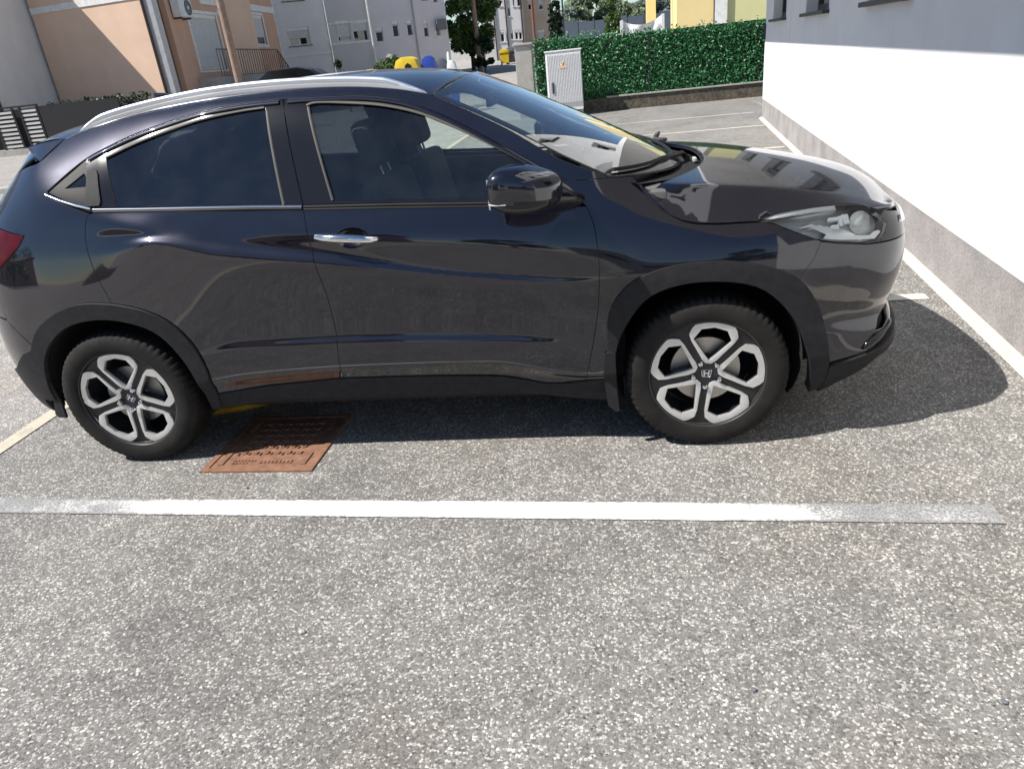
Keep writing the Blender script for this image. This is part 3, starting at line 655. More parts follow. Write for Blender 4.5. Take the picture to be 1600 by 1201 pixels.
small_car('parked_car',946,55,58.,'pale_paint','pale car roof showing above the ivy screen left of the tarpaulin',math.radians(5))
small_car('parked_car',985,52,48.,'pale_paint','white car just left of the tarpaulin post',math.radians(0))
# ---- black slatted fence on the left
fe=empty('slatted_fence',(-28.,22.0,0)); tag(fe,'black slatted metal fence in shade at the far left','fence')
for x0,x1 in ((0,6.05),(6.75,7.55),(7.85,8.55)):
    for k in range(9):
        z=.32+k*.145; MB().box(x0+.03,x1-.03,0,.03,z,z+.075).build('slat','plaster_pale' if x0>5 else 'fence_black',fe)
    for x in (x0,x1): MB().box(x-.05,x+.028,-.02,.05,0,1.66).build('post','fence_black',fe)
MB().box(0,8.6,-.02,.05,1.661,1.72).build('top_rail','fence_black',fe); MB().box(0,11.8,-.08,.12,0,.26).build('plinth','concrete',fe)
MB().box(0,8.6,.16,.2,.27,1.6).build('backing','fence_black',fe)
MB().box(8.62,11.8,-.02,.05,.27,1.64).build('solid_panel','fence_black',fe)
def hb2(r,n): return np.stack([r.uniform(8.7,12.6,n),r.uniform(.1,.7,n),.3+1.45*r.random(n)**.8*(.75+.25*np.sin(r.uniform(0,9,n)))],1)
hg=empty('shaded_hedge',(-28.,22.1,0)); lv=leaves(5000,hb2,.07,'foliage','leaf_dark',hg,81); lv['kind']='stuff'; tag(hg,'dark shaded hedge behind the silver roof rail at the left','hedge')  # hedge's shade is carried by the very dark leaf colour
# kerb at the left street edge
kb=MB().box(-30,-8.5,10.6,10.85,-.05,.12).build('kerb','concrete',bevel=.02); tag(kb,kind='structure')
# ---- things behind the camera, seen only in the paintwork
bh=empty('house_behind',(-20,-21,0)); tag(bh,'tall house mirrored in the car doors','house')
body(bh,0,12,-9,0,0,7.5,'plaster_tan','wall',True); raw('street_wall',[(0,.01,0),(12,.01,0),(12,.01,7.5),(0,.01,7.5)],[(3,2,1,0)],'plaster_tan',bh)
rf=MB(); rf.prism([(.4,7.52),(-9.4,7.52),(-4.5,10.4)],-.4,12.4,lambda p,r,t:(t,p,r)); rf.build('roof','iron_brown',bh)
for k in range(4): 
    for z in (1.2,4.4): MB().box(1.2+k*2.8,2.4+k*2.8,.02,.06,z,z+1.4).build('window','black_gloss',bh)
for i,(x,y,l,h,lab) in enumerate(((-56,-34,22,7.,'long rendered house added to cover the horizon mirrored in the rear wing'),(-60,-8,16,8.,'tall rendered house added to cover the horizon mirrored beside the tail light'))):  # unseen houses added to hide the bright horizon from the paint's reflections
    hb_=empty('house_behind',(x,y,0)); body(hb_,0,9,0,l,0,h,'plaster_pale' if i else 'plaster_peach_shaded','wall',True); tag(hb_,lab,'house')
    rf=MB(); rf.prism([(-.4,h+.02),(9.4,h+.02),(4.5,h+2.6)],-.4,l+.4,lambda p,r,t:(p,t,r)); rf.build('roof','iron_brown',hb_)
    for k in range(4): MB().box(9.01,9.05,1.5+k*l/4.4,2.9+k*l/4.4,1.4,2.9).build('window','black_gloss',hb_)
b2=empty('low_building_behind',(0,-38,0)); tag(b2,'long low building mirrored in the car doors','building')
body(b2,0,26,-10,0,0,5.0,'plaster_pale','wall',True); raw('street_wall',[(0,.01,0),(26,.01,0),(26,.01,5),(0,.01,5)],[(3,2,1,0)],'plaster_pale',b2)
for k in range(7): MB().box(1.5+k*3.5,3.4+k*3.5,.02,.06,1.3,2.9).build('window','black_gloss',b2)
for i,(x,y,h,r_) in enumerate(((-36,-20,10,4.6),(-3,-32,7,2.6),(10,-36,8,2.8))): blob_tree('garden_tree',(x,y,0),h,r_,4000,.2,'leaf_tree',('tree mirrored in the rear wing','tree mirrored in the rear door','tree mirrored in the front wing')[i],90+i,.2,.25,group='trees behind the photographer')
# ---- drain cover, hose and litter on the asphalt
dc=empty('drain_cover',(-.70,-.715,.0),math.radians(-1.5)); tag(dc,'rusty square cast iron drain cover half under the car','drain cover')
fr=MB(); fr.box(-.275,.275,-.275,-.245,-.02,.0115).box(-.275,.275,.245,.275,-.02,.0115).box(-.275,-.245,-.245,.245,-.02,.0115).box(.245,.275,-.245,.245,-.02,.0115); fr.build('frame','rust_iron',dc)
pl0=MB().box(-.241,.241,-.241,.241,-.02,.007).build('plate','rust_iron',dc)
for s_ in (-1,1):
    for y0 in (-.215,.11): MB().box(s_*.205-.014,s_*.205+.014,y0,y0+.105,.0071,.0125).build('lifting_slot','rust_iron',pl0,bevel=.003)
tmpl=None
for j in range(6):
    for i in range(6):
        a=MB(); pts=[(-.022,-.012),(-.016,.004),(-.004,.006),(.004,-.006),(.016,-.004),(.022,.012)]
        if tmpl is None: tmpl=MB().tube([(x,y,.0085) for x,y in pts],[.004,.006,.006,.006,.006,.004],6).build('raised_pad','rust_iron',pl0); o=tmpl
        else: o=link('raised_pad',tmpl.data,None,pl0)
        o.location=(-.14+i*.056,-.115+j*.058,.001); o.rotation_euler=(0,0,0 if (i+j)%2 else math.pi/2*.15)
for r_ in range(2):
    for k in range(7-2*r_):
        x=-.155+k*.017; MB().box(x,x+.011,-.185-.022*r_,-.172-.022*r_,.0071,.0105).build('cast_letter','rust_iron',pl0)
for k in range(9): MB().box(-.02+k*.019,-.008+k*.019,-.205+.004*(k%2),-.183+.004*(k%3),.0071,.0105).build('cast_letter','rust_iron',pl0)
hz=MB().tube([(-1.45,-.36,.03),(-1.30,-.41,.03),(-1.19,-.395,.03),(-1.07,-.36,.03),(-.95,-.30,.03),(-.86,-.18,.03),(-.82,.1,.03),(-.9,.5,.03)],.02,10).build('yellow_hose','hose_yellow',smooth=True); tag(hz,'yellow hose lying under the car behind the rear wheel','hose')
def chip(name,x,y,s,mat,label,seed):
    r=random.Random(seed); bm=bmesh.new(); bmesh.ops.create_icosphere(bm,subdivisions=1,radius=s)
    for v in bm.verts: v.co=Vector((v.co.x*r.uniform(.7,1.4),v.co.y*r.uniform(.6,1.2),v.co.z*.45))
    me=bpy.data.meshes.new(name); bm.to_mesh(me); bm.free(); o=link(name,me,mat); o.location=(x,y,.006+s*.3); tag(o,label,'stone'); return o
chip('white_pebble',-.09,-1.97,.013,'line_paint_old','small white chip lying on the asphalt left of centre',1)
chip('dark_pebble',1.264,-2.165,.009,'bin_grey','small dark stone on the asphalt near the bottom right',2)
chip('dark_pebble',1.866,-2.189,.010,'bin_grey','dark crumb on the asphalt at the right edge of the picture',3)
chip('dark_pebble',-.681,-1.121,.007,'bin_grey','tiny dark stone between the drain cover and the white line',4)
# ================================================================== THE CAR
PLAN=np.array([(-2.11,0),(-2.105,-.3),(-2.05,-.58),(-1.95,-.73),(-1.8,-.825),(-1.55,-.868),(-1.2,-.882),(-.5,-.886),(.3,-.886),(1.0,-.886),(1.4,-.884),(1.65,-.872),(1.85,-.84),(1.98,-.785),(2.07,-.69),(2.135,-.52),(2.175,-.28),(2.19,0)])
def pchip_slopes(x,y):
    h=np.diff(x);d=np.diff(y,axis=0)/h.reshape((-1,)+(1,)*(y.ndim-1))
    m=np.zeros_like(y)
    for i in range(1,len(x)-1):
        w1=2*h[i]+h[i-1];w2=h[i]+2*h[i-1]
        a,b=d[i-1],d[i]
        with np.errstate(divide='ignore',invalid='ignore'):
            v=(w1+w2)/(w1/a+w2/b)
        m[i]=np.where(a*b>0,v,0)
    m[0]=d[0];m[-1]=d[-1]
    return m
def herm(x,y,m,q):
    q=np.asarray(q,float);i=np.clip(np.searchsorted(x,q)-1,0,len(x)-2)
    h=x[i+1]-x[i];t=np.clip((q-x[i])/h,0,1)
    sh=(...,)+(None,)*(y.ndim-1)
    t=t[sh];h=h[sh]
    return (2*t**3-3*t*t+1)*y[i]+(t**3-2*t*t+t)*h*m[i]+(-2*t**3+3*t*t)*y[i+1]+(t**3-t*t)*h*m[i+1]
def catmull(P,n=60):
    P=np.asarray(P,float);u=np.r_[0,np.cumsum(np.sqrt(np.linalg.norm(np.diff(P,axis=0),axis=1)))]
    out=[]
    Q=np.vstack([2*P[0]-P[1],P,2*P[-1]-P[-2]])
    u=np.r_[2*u[0]-u[1],u,2*u[-1]-u[-2]]
    for i in range(1,len(Q)-2):
        t=np.linspace(u[i],u[i+1],n,endpoint=False)[:,None]
        A1=(u[i]-t)/(u[i]-u[i-1])*Q[i-1]+(t-u[i-1])/(u[i]-u[i-1])*Q[i]
        A2=(u[i+1]-t)/(u[i+1]-u[i])*Q[i]+(t-u[i])/(u[i+1]-u[i])*Q[i+1]
        A3=(u[i+2]-t)/(u[i+2]-u[i+1])*Q[i+1]+(t-u[i+1])/(u[i+2]-u[i+1])*Q[i+2]
        B1=(u[i+1]-t)/(u[i+1]-u[i-1])*A1+(t-u[i-1])/(u[i+1]-u[i-1])*A2
        B2=(u[i+2]-t)/(u[i+2]-u[i])*A2+(t-u[i])/(u[i+2]-u[i])*A3
        out.append((u[i+1]-t)/(u[i+1]-u[i])*B1+(t-u[i])/(u[i+1]-u[i])*B2)
    out.append(P[-1:]);return np.vstack(out)
_PP=catmull(np.vstack([PLAN[1]*[1,-1],PLAN,PLAN[-2]*[1,-1]]))
_a=np.r_[0,np.cumsum(np.linalg.norm(np.diff(_PP,axis=0),axis=1))]
_i0=np.argmin(abs(_PP[:,0])+(_PP[:,1]>0)*9);_a-=_a[_i0]-_PP[_i0,0]
_tn=np.gradient(_PP,_a,axis=0);_tn/=np.linalg.norm(_tn,axis=1)[:,None]
k=np.ones(41)/41
_NN=np.stack([_tn[:,1],-_tn[:,0]],1)
_NN=np.stack([np.convolve(np.pad(_NN[:,j],20,'edge'),k,'valid') for j in (0,1)],1);_NN/=np.linalg.norm(_NN,axis=1)[:,None]
S_REAR=np.interp(0,[0],[0]);
i_r=60;i_f=60+60*(len(PLAN)-1)
S0,S1=_a[i_r],_a[i_f]
ST={
-2.75:[.17,.14,.25,.08,.32,.05,.4,.03,.5,.0,.6,.0,.75,.04,.9,.06,1.0,.09,1.1,.15,1.2,.24,1.3,.34,1.4,.46,1.48,.58,1.6,.8],
-1.85:[.17,.16,.25,.07,.32,.04,.4,.02,.5,.006,.6,.0,.8,.01,.95,.03,1.05,.06,1.15,.12,1.25,.20,1.33,.28,1.40,.37,1.48,.5,1.6,.75],
-1.5:[.17,.12,.25,.05,.32,.03,.4,.01,.5,.004,.55,.003,.8,.006,1.0,.03,1.1,.055,1.18,.083,1.26,.122,1.33,.17,1.40,.235,1.48,.335,1.6,.55],
-1.2:[.17,.12,.25,.05,.32,.03,.4,.01,.5,.004,.55,.003,.8,.004,1.0,.022,1.08,.042,1.145,.06,1.2,.086,1.30,.145,1.41,.225,1.50,.315,1.6,.47],
-.95:[.17,.12,.26,.06,.34,.04,.42,.012,.52,.008,.56,.008,.75,.008,1.043,.012,1.075,.036,1.09,.042,1.165,.085,1.30,.16,1.43,.25,1.52,.33,1.6,.45],
-.67:[.17,.13,.27,.07,.36,.05,.46,.012,.56,.012,.60,.020,.75,.016,.975,.008,1.03,.034,1.05,.042,1.16,.088,1.30,.155,1.45,.24,1.54,.31,1.6,.42],
-.25:[.17,.13,.27,.07,.37,.05,.475,.010,.56,.012,.60,.024,.75,.020,.915,.008,.962,.030,1.009,.034,1.12,.078,1.30,.155,1.45,.235,1.53,.30,1.60,.40],
.4:[.17,.13,.26,.07,.365,.05,.46,.010,.535,.012,.57,.023,.70,.018,.815,.010,.83,.018,.942,.024,1.085,.072,1.28,.155,1.42,.235,1.50,.30,1.6,.42],
.85:[.17,.13,.25,.07,.33,.045,.37,.012,.50,.008,.54,.010,.65,.008,.76,.008,.79,.012,.875,.020,1.06,.070,1.2,.12,1.35,.2,1.5,.3,1.6,.42],
1.1:[.17,.1,.25,.05,.33,.03,.4,.012,.5,.006,.55,.005,.65,.004,.76,.004,.80,.008,.86,.02,1.02,.075,1.1,.13,1.2,.22,1.4,.42,1.6,.7],
1.4:[.17,.1,.25,.05,.33,.03,.4,.01,.5,.004,.55,.004,.65,.002,.74,.002,.80,.006,.86,.018,.955,.06,1.0,.09,1.05,.15,1.1,.25,1.3,.6],
1.65:[.17,.10,.24,.05,.31,.03,.4,.012,.5,.006,.55,.006,.65,.004,.74,.004,.80,.008,.85,.016,.92,.04,.97,.08,1.02,.15,1.06,.25,1.3,.7],
2.0:[.17,.19,.24,.11,.30,.062,.38,.012,.46,.02,.53,.036,.60,.022,.68,.008,.76,.004,.82,.010,.86,.02,.92,.05,.98,.12,1.02,.22,1.2,.7],
2.95:[.17,.12,.22,.06,.28,.03,.36,.02,.46,.03,.55,.04,.62,.02,.70,.005,.76,.0,.80,.005,.84,.01,.88,.03,.92,.09,.95,.18,1.1,.7]}
_ss=np.array(sorted(ST));_kv=np.array([ST[s] for s in _ss]).reshape(len(_ss),15,2)
_km=pchip_slopes(_ss,_kv)
def inset(s,z):
    s=np.asarray(s,float).ravel();z=np.asarray(z,float).ravel()
    K=herm(_ss,_kv,_km,np.clip(s,_ss[0],_ss[-1]))  # N,15,2
    kz,ki=K[...,0],K[...,1];h=np.diff(kz,axis=1);d=np.diff(ki,axis=1)/h
    m=np.zeros_like(ki)
    a,b=d[:,:-1],d[:,1:];w1=2*h[:,1:]+h[:,:-1];w2=h[:,1:]+2*h[:,:-1]
    # non-monotone friendly: weighted mean limited
    with np.errstate(divide='ignore',invalid='ignore'):
        hm=(w1+w2)/(w1/a+w2/b)
    m[:,1:-1]=np.where(a*b>0,hm,0);m[:,0]=d[:,0];m[:,-1]=d[:,-1]
    i=np.clip((z[:,None]>=kz).sum(1)-1,0,13);r=np.arange(len(z))
    H=h[r,i];t=(z-kz[r,i])/H
    v=(2*t**3-3*t*t+1)*ki[r,i]+(t**3-2*t*t+t)*H*m[r,i]+(-2*t**3+3*t*t)*ki[r,i+1]+(t**3-t*t)*H*m[r,i+1]
    lo=ki[r,0]+(z-kz[r,0])*m[r,0];hi=ki[r,14]+(z-kz[r,14])*m[r,14]
    return np.where(t<0,lo,np.where(t>1,hi,v))
def S(s,z,off=0.):
    s=np.asarray(s,float).ravel();z=np.asarray(z,float).ravel()
    ins=inset(s,z)-off
    x=np.interp(s,_a,_PP[:,0]);y=np.interp(s,_a,_PP[:,1]);nx=np.interp(s,_a,_NN[:,0]);ny=np.interp(s,_a,_NN[:,1])
    return np.stack([x-nx*ins,y-ny*ins,z],1)

def cat(pts,n=8): return [tuple(p) for p in catmull(pts,n)]
def densify(P,step):
    out=[]
    for a,b in zip(P,P[1:]+P[:1]):
        a=np.array(a);b=np.array(b);k=max(1,int(math.ceil(np.linalg.norm(b-a)/step)))
        out+= [tuple(a+(b-a)*i/k) for i in range(k)]
    res=[]
    for q in out:
        if not res or np.hypot(q[0]-res[-1][0],q[1]-res[-1][1])>1e-4: res.append(q)
    return res
def area2(P):
    P=np.array(P);x,y=P[:,0],P[:,1];return .5*np.sum(x*np.roll(y,-1)-np.roll(x,-1)*y)
def shrink(P,d):
    P=np.array(P);sg=1 if area2(P)>0 else -1
    e=np.roll(P,-1,0)-P;e/=np.linalg.norm(e,axis=1)[:,None]+1e-12
    n=np.stack([-e[:,1],e[:,0]],1)*sg
    m=n+np.roll(n,1,0);m/=np.linalg.norm(m,axis=1)[:,None]+1e-9
    c=np.clip((m*n).sum(1),.45,1)
    return [tuple(q) for q in P+m*(d/c)[:,None]]
def inside(P,Q):
    """even-odd: which of Q lie in polygon P"""
    P=np.array(P);Q=np.array(Q);r=np.zeros(len(Q),bool)
    x0,y0=P[:,0],P[:,1];x1,y1=np.roll(x0,-1),np.roll(y0,-1)
    for a,b,c,d in zip(x0,y0,x1,y1):
        if b==d: continue
        k=((b>Q[:,1])!=(d>Q[:,1]))&(Q[:,0]<(c-a)*(Q[:,1]-b)/(d-b)+a)
        r^=k
    return r
def bdist(P,Q):
    P=np.array(P);Q=np.array(Q);A=P;B=np.roll(P,-1,0);D=B-A;L2=(D**2).sum(1)+1e-12
    best=np.full(len(Q),9.)
    for i in range(len(A)):
        t=np.clip(((Q-A[i])@D[i])/L2[i],0,1);best=np.minimum(best,np.hypot(*(Q-A[i]-t[:,None]*D[i]).T))
    return best
CAR=empty('parked_car',(0,0,0))
tag(CAR,'dark aubergine compact crossover with silver roof rails parked nose to the white wall','car')
MESHES={}
def panel(name,outline,mat,parent=None,F=None,holes=(),gap=.002,du=.013,dv=.008,thick=.012,off=0.,step=.02,side=0,raw_only=False,label=None):
    """a body panel: outline in the surface's own (u,v), meshed finely, with a turned-in edge; side 1 = mirrored"""
    F=F or (lambda q:S(q[:,0],q[:,1],off))
    key=(name,id(F) if F is not None else 0,tuple(outline),off)
    P=densify([tuple(q) for q in outline],step)
    if area2(P)<0: P=P[::-1]
    if gap: P=shrink(P,gap)
    H=[densify([tuple(q) for q in h],step) for h in holes]
    arr=np.array(P);lo,hi=arr.min(0),arr.max(0)
    gu=np.arange(lo[0]+du*.5,hi[0],du);gv=np.arange(lo[1]+dv*.5,hi[1],dv)
    if len(gu) and len(gv):
        G=np.stack([a.ravel() for a in np.meshgrid(gu,gv)],1);G[:,0]+=((np.round((G[:,1]-lo[1])/dv).astype(int)%2)*.5)*du*.0
        k=inside(P,G)
        for h in H: k&=~inside(h,G)
        G=G[k]
        for loop in [P]+H:
            if len(G): G=G[bdist(loop,G)>.45*min(du,dv)]
    else: G=np.zeros((0,2))
    V=[];E=[]
    for loop in [P]+H:
        b=len(V);n=len(loop);V+=loop;E+=[(b+i,b+(i+1)%n) for i in range(n)]
    V+= [tuple(g) for g in G]
    r=delaunay_2d_cdt([Vector(v) for v in V],E,[],0,1e-6)
    V2=np.array([(v.x,v.y) for v in r[0]]);T=np.array([f for f in r[2]])
    ce=V2[T].mean(1);k=inside(P,ce)
    for h in H: k&=~inside(h,ce)
    T=T[k]
    a2=np.cross(V2[T[:,1]]-V2[T[:,0]],V2[T[:,2]]-V2[T[:,0]]);T[a2<0]=T[a2<0][:,::-1];T=T[abs(a2)>1e-10]
    X=F(V2);e=2e-3
    nu=F(V2+[e,0])-F(V2-[e,0]);nv=F(V2+[0,e])-F(V2-[0,e])
    n=np.cross(nu,nv);n/=np.linalg.norm(n,axis=1)[:,None]+1e-12
    # boundary skirt
    ed={}
    for t in T:
        for i in range(3):
            a,b=int(t[i]),int(t[(i+1)%3]);ed[(a,b)]=1
    bd=[(a,b) for (a,b) in ed if (b,a) not in ed]
    verts=list(X);nor=list(n);faces=[tuple(t) for t in T]
    if thick:
        lat={}
        for a,b in bd:
            d=X[b]-X[a];l=np.cross(d,(n[a]+n[b])/2);l/=np.linalg.norm(l)+1e-12
            lat[a]=lat.get(a,0)+l;lat[b]=lat.get(b,0)+l
        idx={}
        for v,l in lat.items():
            l=l/(np.linalg.norm(l)+1e-12);i=len(verts)
            verts+= [X[v],X[v]-n[v]*.0025+l*.0012,X[v]-n[v]*thick]
            nor+= [n[v],(n[v]*.6+l)/np.linalg.norm(n[v]*.6+l),l];idx[v]=i
        for a,b in bd:
            A,B=idx[a],idx[b]
            for q in (0,1): faces.append((A+q,A+q+1,B+q+1,B+q))
    verts=np.array(verts);nor=np.array(nor)
    if side: verts=verts*[1,-1,1];nor=nor*[1,-1,1];faces=[f[::-1] for f in faces]
    o=raw(name,verts,faces,mat,parent or CAR,nor)
    if label: o['label']=label
    return o
def strip(name,path,mat,parent,w=.012,h=.006,off=.0,side=0,nseg=5):
    """a raised bead following (s,z) points on the body side; w = width across, h = height off the skin"""
    P=np.array(path);d=np.gradient(P,axis=0);d/=np.linalg.norm(d,axis=1)[:,None];q=np.stack([-d[:,1],d[:,0]],1)
    V=[];n=len(P)
    for j in range(nseg+1):
        a=math.pi*j/nseg;cq=P+q*(w/2*math.cos(a));V.append(S(cq[:,0],cq[:,1],off+h*math.sin(a)))
    V=np.array(V);V2=V.reshape(-1,3);F=[]
    for j in range(nseg):
        for i in range(n-1): F.append((j*n+i,j*n+i+1,(j+1)*n+i+1,(j+1)*n+i))
    if side: V2=V2*[1,-1,1];F=[f[::-1] for f in F]
    return raw(name,V2,F,mat,parent,smooth=True)
# ---- outlines, (s,z) on the body side
GAP_FR=[(-.287,1.121),(-.265,.963),(-.241,.778),(-.237,.607),(-.253,.391)]
GAP_F=[(.85,1.05),(.872,.99),(.885,.9),(.887,.808),(.878,.68),(.859,.557),(.806,.326)]
GAP_RQ=[(-1.206,.80),(-1.225,.87),(-1.243,.934),(-1.252,.99),(-1.257,1.08),(-1.245,1.14),(-1.226,1.178)]
BOT_F=[(.806,.326),(.70,.317),(.628,.321),(.54,.345),(.452,.364),(.25,.378),(.091,.384),(-.253,.391)]
BOT_R=[(-.253,.391),(-.614,.369),(-.80,.345),(-.90,.335)]
AF_OUT=[(.905,.33),(.905,.50),(.924,.65),(1.013,.758),(1.172,.813),(1.379,.816),(1.533,.778),(1.638,.727),(1.722,.604),(1.765,.473),(1.79,.336),(1.80,.22)]
AF_IN=[(.935,.30),(.938,.469),(.974,.565),(1.065,.687),(1.193,.737),(1.381,.737),(1.506,.697),(1.627,.570),(1.694,.420),(1.734,.267),(1.745,.20)]
AR_OUT=[(-.875,.26),(-.868,.354),(-.866,.489),(-.902,.611),(-.976,.708),(-1.09,.771),(-1.282,.808),(-1.43,.795),(-1.616,.705),(-1.70,.60),(-1.76,.46),(-1.80,.33)]
AR_IN=[(-.918,.253),(-.931,.448),(-.969,.56),(-1.042,.662),(-1.171,.72),(-1.319,.736),(-1.466,.707),(-1.584,.63),(-1.646,.555),(-1.69,.45),(-1.715,.33)]
mid=lambda A,B,k=.5:[tuple(np.array(a)*(1-k)+np.array(b)*k) for a,b in zip(A,B)]
def resample(P,n):
    P=np.array(cat(P,12));a=np.r_[0,np.cumsum(np.linalg.norm(np.diff(P,axis=0),axis=1))];t=np.linspace(0,a[-1],n)
    return [(float(np.interp(x,a,P[:,0])),float(np.interp(x,a,P[:,1]))) for x in t]
AFO,AFI,ARO,ARI=(resample(q,40) for q in (AF_OUT,AF_IN,AR_OUT,AR_IN))
AFM,ARM=mid(AFO,AFI,.35),mid(ARO,ARI,.35)     # body edge under the cladding
TOP_F=[(-.287,1.121),(.1,1.099),(.468,1.076),(.70,1.06),(.85,1.05)]
TOP_R=[(-1.226,1.178),(-1.1,1.171),(-.7,1.146),(-.287,1.121)]
FRAME_TOP=[(-1.427,1.275),(-1.268,1.378),(-1.15,1.424),(-1.02,1.464),(-.748,1.516),(-.55,1.532),(-.364,1.533),(-.18,1.527),(-.013,1.514),(.142,1.482),(.294,1.421),(.47,1.327),(.637,1.231),(.79,1.142)]
A_LINE=[(.935,1.150),(.84,1.189),(.752,1.228),(.66,1.285),(.56,1.346),(.439,1.408),(.26,1.491)]
DITCH=[(.26,1.491),(.15,1.518),(.05,1.536),(-.1,1.554),(-.35,1.569),(-.6,1.572),(-.86,1.560),(-1.145,1.527),(-1.30,1.493),(-1.411,1.463)]
TAILSEAM=[(-1.411,1.463),(-1.46,1.424),(-1.507,1.388),(-1.62,1.365),(-1.78,1.31),(-1.93,1.20),(-1.96,1.146)]
GL_F=[(-.250,1.470),(-.262,1.500),(-.235,1.508),(-.08,1.494),(.067,1.471),(.219,1.428),(.402,1.344),(.636,1.215),(.80,1.108),(.835,1.079),(.82,1.072),(.469,1.103),(.1,1.127),(-.145,1.143),(-.165,1.155)]
GL_R=[(-1.163,1.381),(-1.011,1.430),(-.744,1.486),(-.55,1.505),(-.445,1.509),(-.433,1.498),(-.373,1.160),(-.384,1.152),(-1.10,1.193),(-1.110,1.203)]
GL_Q=[(-1.345,1.278),(-1.26,1.330),(-1.250,1.318),(-1.240,1.278)]
SPLIT_B=[(-.364,1.533),(-.287,1.138)]
HEAD=[(1.486,.947),(1.55,.964),(1.62,.970),(1.704,.973),(1.80,.972),(1.871,.967),(1.925,.957),(1.95,.945),(1.99,.918),(2.018,.889),(2.0,.862),(1.962,.826),(1.90,.828),(1.846,.838),(1.78,.846),(1.717,.860),(1.635,.895),(1.546,.935)]
SEAM_B=[(1.717,.856),(1.692,.795),(1.645,.735)]
HOODGAP=[(1.034,1.138),(1.08,1.083),(1.123,1.033),(1.165,.996),(1.209,.971),(1.27,.956),(1.35,.949),(1.486,.947)]
SC=S1  # front centre
for sd in (0,1):
    # ---------------- doors
    EL=[(-.090+.072*math.cos(t),1.002+.041*math.sin(t)) for t in np.linspace(0,2*math.pi,36,endpoint=False)]
    fd=panel('front_door',TOP_F+cat(GAP_F)+cat(BOT_F)+cat(GAP_FR[::-1]),'car_paint',side=sd,holes=[EL])
    rear_edge=[q for q in ARM if q[0]>-1.205 and q[1]>.33]
    rd=panel('rear_door',TOP_R+cat(GAP_FR)+BOT_R+rear_edge+cat(GAP_RQ),'car_paint',side=sd)
    fr_top=cat(FRAME_TOP,10)
    ft_f=[q for q in fr_top if q[0]>-.360]
    ft_r=[q for q in fr_top if -1.262<q[0]<-.370]
    panel('window_frame',[(-.364,1.531)]+ft_f+[(.845,1.068),(.469,1.094),(.1,1.118),(-.287,1.138)],'black_gloss',fd,holes=[GL_F],side=sd,gap=.0015,off=-.004)
    panel('window_frame',[(-1.262,1.372)]+ft_r+[(-.367,1.531),(-.289,1.138),(-1.205,1.195)],'black_gloss',rd,holes=[GL_R],side=sd,gap=.0015,off=-.004)
    panel('window_glass',GL_F,'glass_front',fd,side=sd,gap=0,off=-.012,thick=0,dv=.03)
    panel('window_glass',GL_R,'glass_privacy',rd,side=sd,gap=0,off=-.010,thick=0,dv=.03)
    # painted sash along the top of each door and grey rubber lips round the panes
    def sash(lo,hi): return [q for q in fr_top if lo<q[0]<hi]
    for par,lo,hi in ((fd,-.36,.70),(rd,-1.25,-.37)):
        q=sash(lo,hi);strip('door_sash',[(a,b-.010) for a,b in q],'car_paint',par,.016,.007,-.0015,sd)
    strip('rubber_lip',cat(GL_F[1:10],6),'rubber_seal',fd,.011,.005,-.004,sd)
    strip('rubber_lip',[(-.255+.093*k/17,1.495-.348*k/17) for k in range(18)],'rubber_seal',fd,.012,.005,-.004,sd)
    strip('rubber_lip',cat(GL_R[:5],8),'rubber_seal',rd,.010,.005,-.004,sd)
    strip('rubber_lip',[(-.433+.064*k/17,1.498-.352*k/17) for k in range(18)],'rubber_seal',rd,.014,.005,-.004,sd)
    # belt mouldings
    strip('belt_moulding',densify([(-.285,1.132),(.1,1.112),(.468,1.089),(.80,1.066)],.05)[:18],'black_trim',fd,.011,.006,-.002,sd)
    strip('belt_seal',densify([(-.285,1.122),(.1,1.101),(.468,1.078),(.80,1.056)],.05)[:18],'black_trim',fd,.010,.003,-.001,sd)
    strip('belt_moulding',[(-1.208,1.192),(-1.0,1.177),(-.75,1.163),(-.5,1.149),(-.292,1.135)],'chrome',rd,.009,.006,-.002,sd)
    strip('belt_seal',[(-1.205,1.182),(-1.0,1.168),(-.75,1.154),(-.5,1.140),(-.292,1.126)],'black_trim',rd,.010,.003,-.001,sd)
    # pull handle hidden in the rear pillar
    panel('door_handle',[(-1.238,1.205),(-1.242,1.33),(-1.228,1.338),(-1.200,1.338),(-1.192,1.325),(-1.172,1.222),(-1.178,1.205)],'cladding',rd,side=sd,off=.004,thick=.006,gap=0)
    # ---------------- upper body side (A pillar, cant rail, D pillar, haunch)
    arch_q=[q for q in ARM if q[0]<=-1.205 and q[1]>.60]
    side_out=cat(GAP_RQ)+[(-1.30,1.205),(-1.40,1.245),(-1.435,1.262)]+fr_top+[(.815,1.146),(.93,1.142)]+cat(A_LINE)[1:]+cat(DITCH)[1:]+cat(TAILSEAM)[1:]+[(-1.85,1.141),(-1.734,1.137),(-1.566,1.106),(-1.601,1.065),(-1.742,.974),(-1.80,.90),(-1.80,.74),(-1.69,.62)]+arch_q[::-1]
    panel('body_side',side_out,'car_paint',side=sd,dv=.012)
    # quarter light
    ql=panel('quarter_window_trim',[(-1.425,1.268),(-1.268,1.374),(-1.246,1.382),(-1.222,1.20),(-1.30,1.218)],'black_trim',side=sd,holes=[GL_Q],off=-.004,gap=.002)
    panel('quarter_window',GL_Q,'glass_privacy',ql,side=sd,off=-.010,thick=0,gap=0)
    strip('chrome_bead',[(-1.435,1.264),(-1.36,1.237),(-1.28,1.212),(-1.215,1.195)],'chrome',ql,.010,.007,.0,sd)
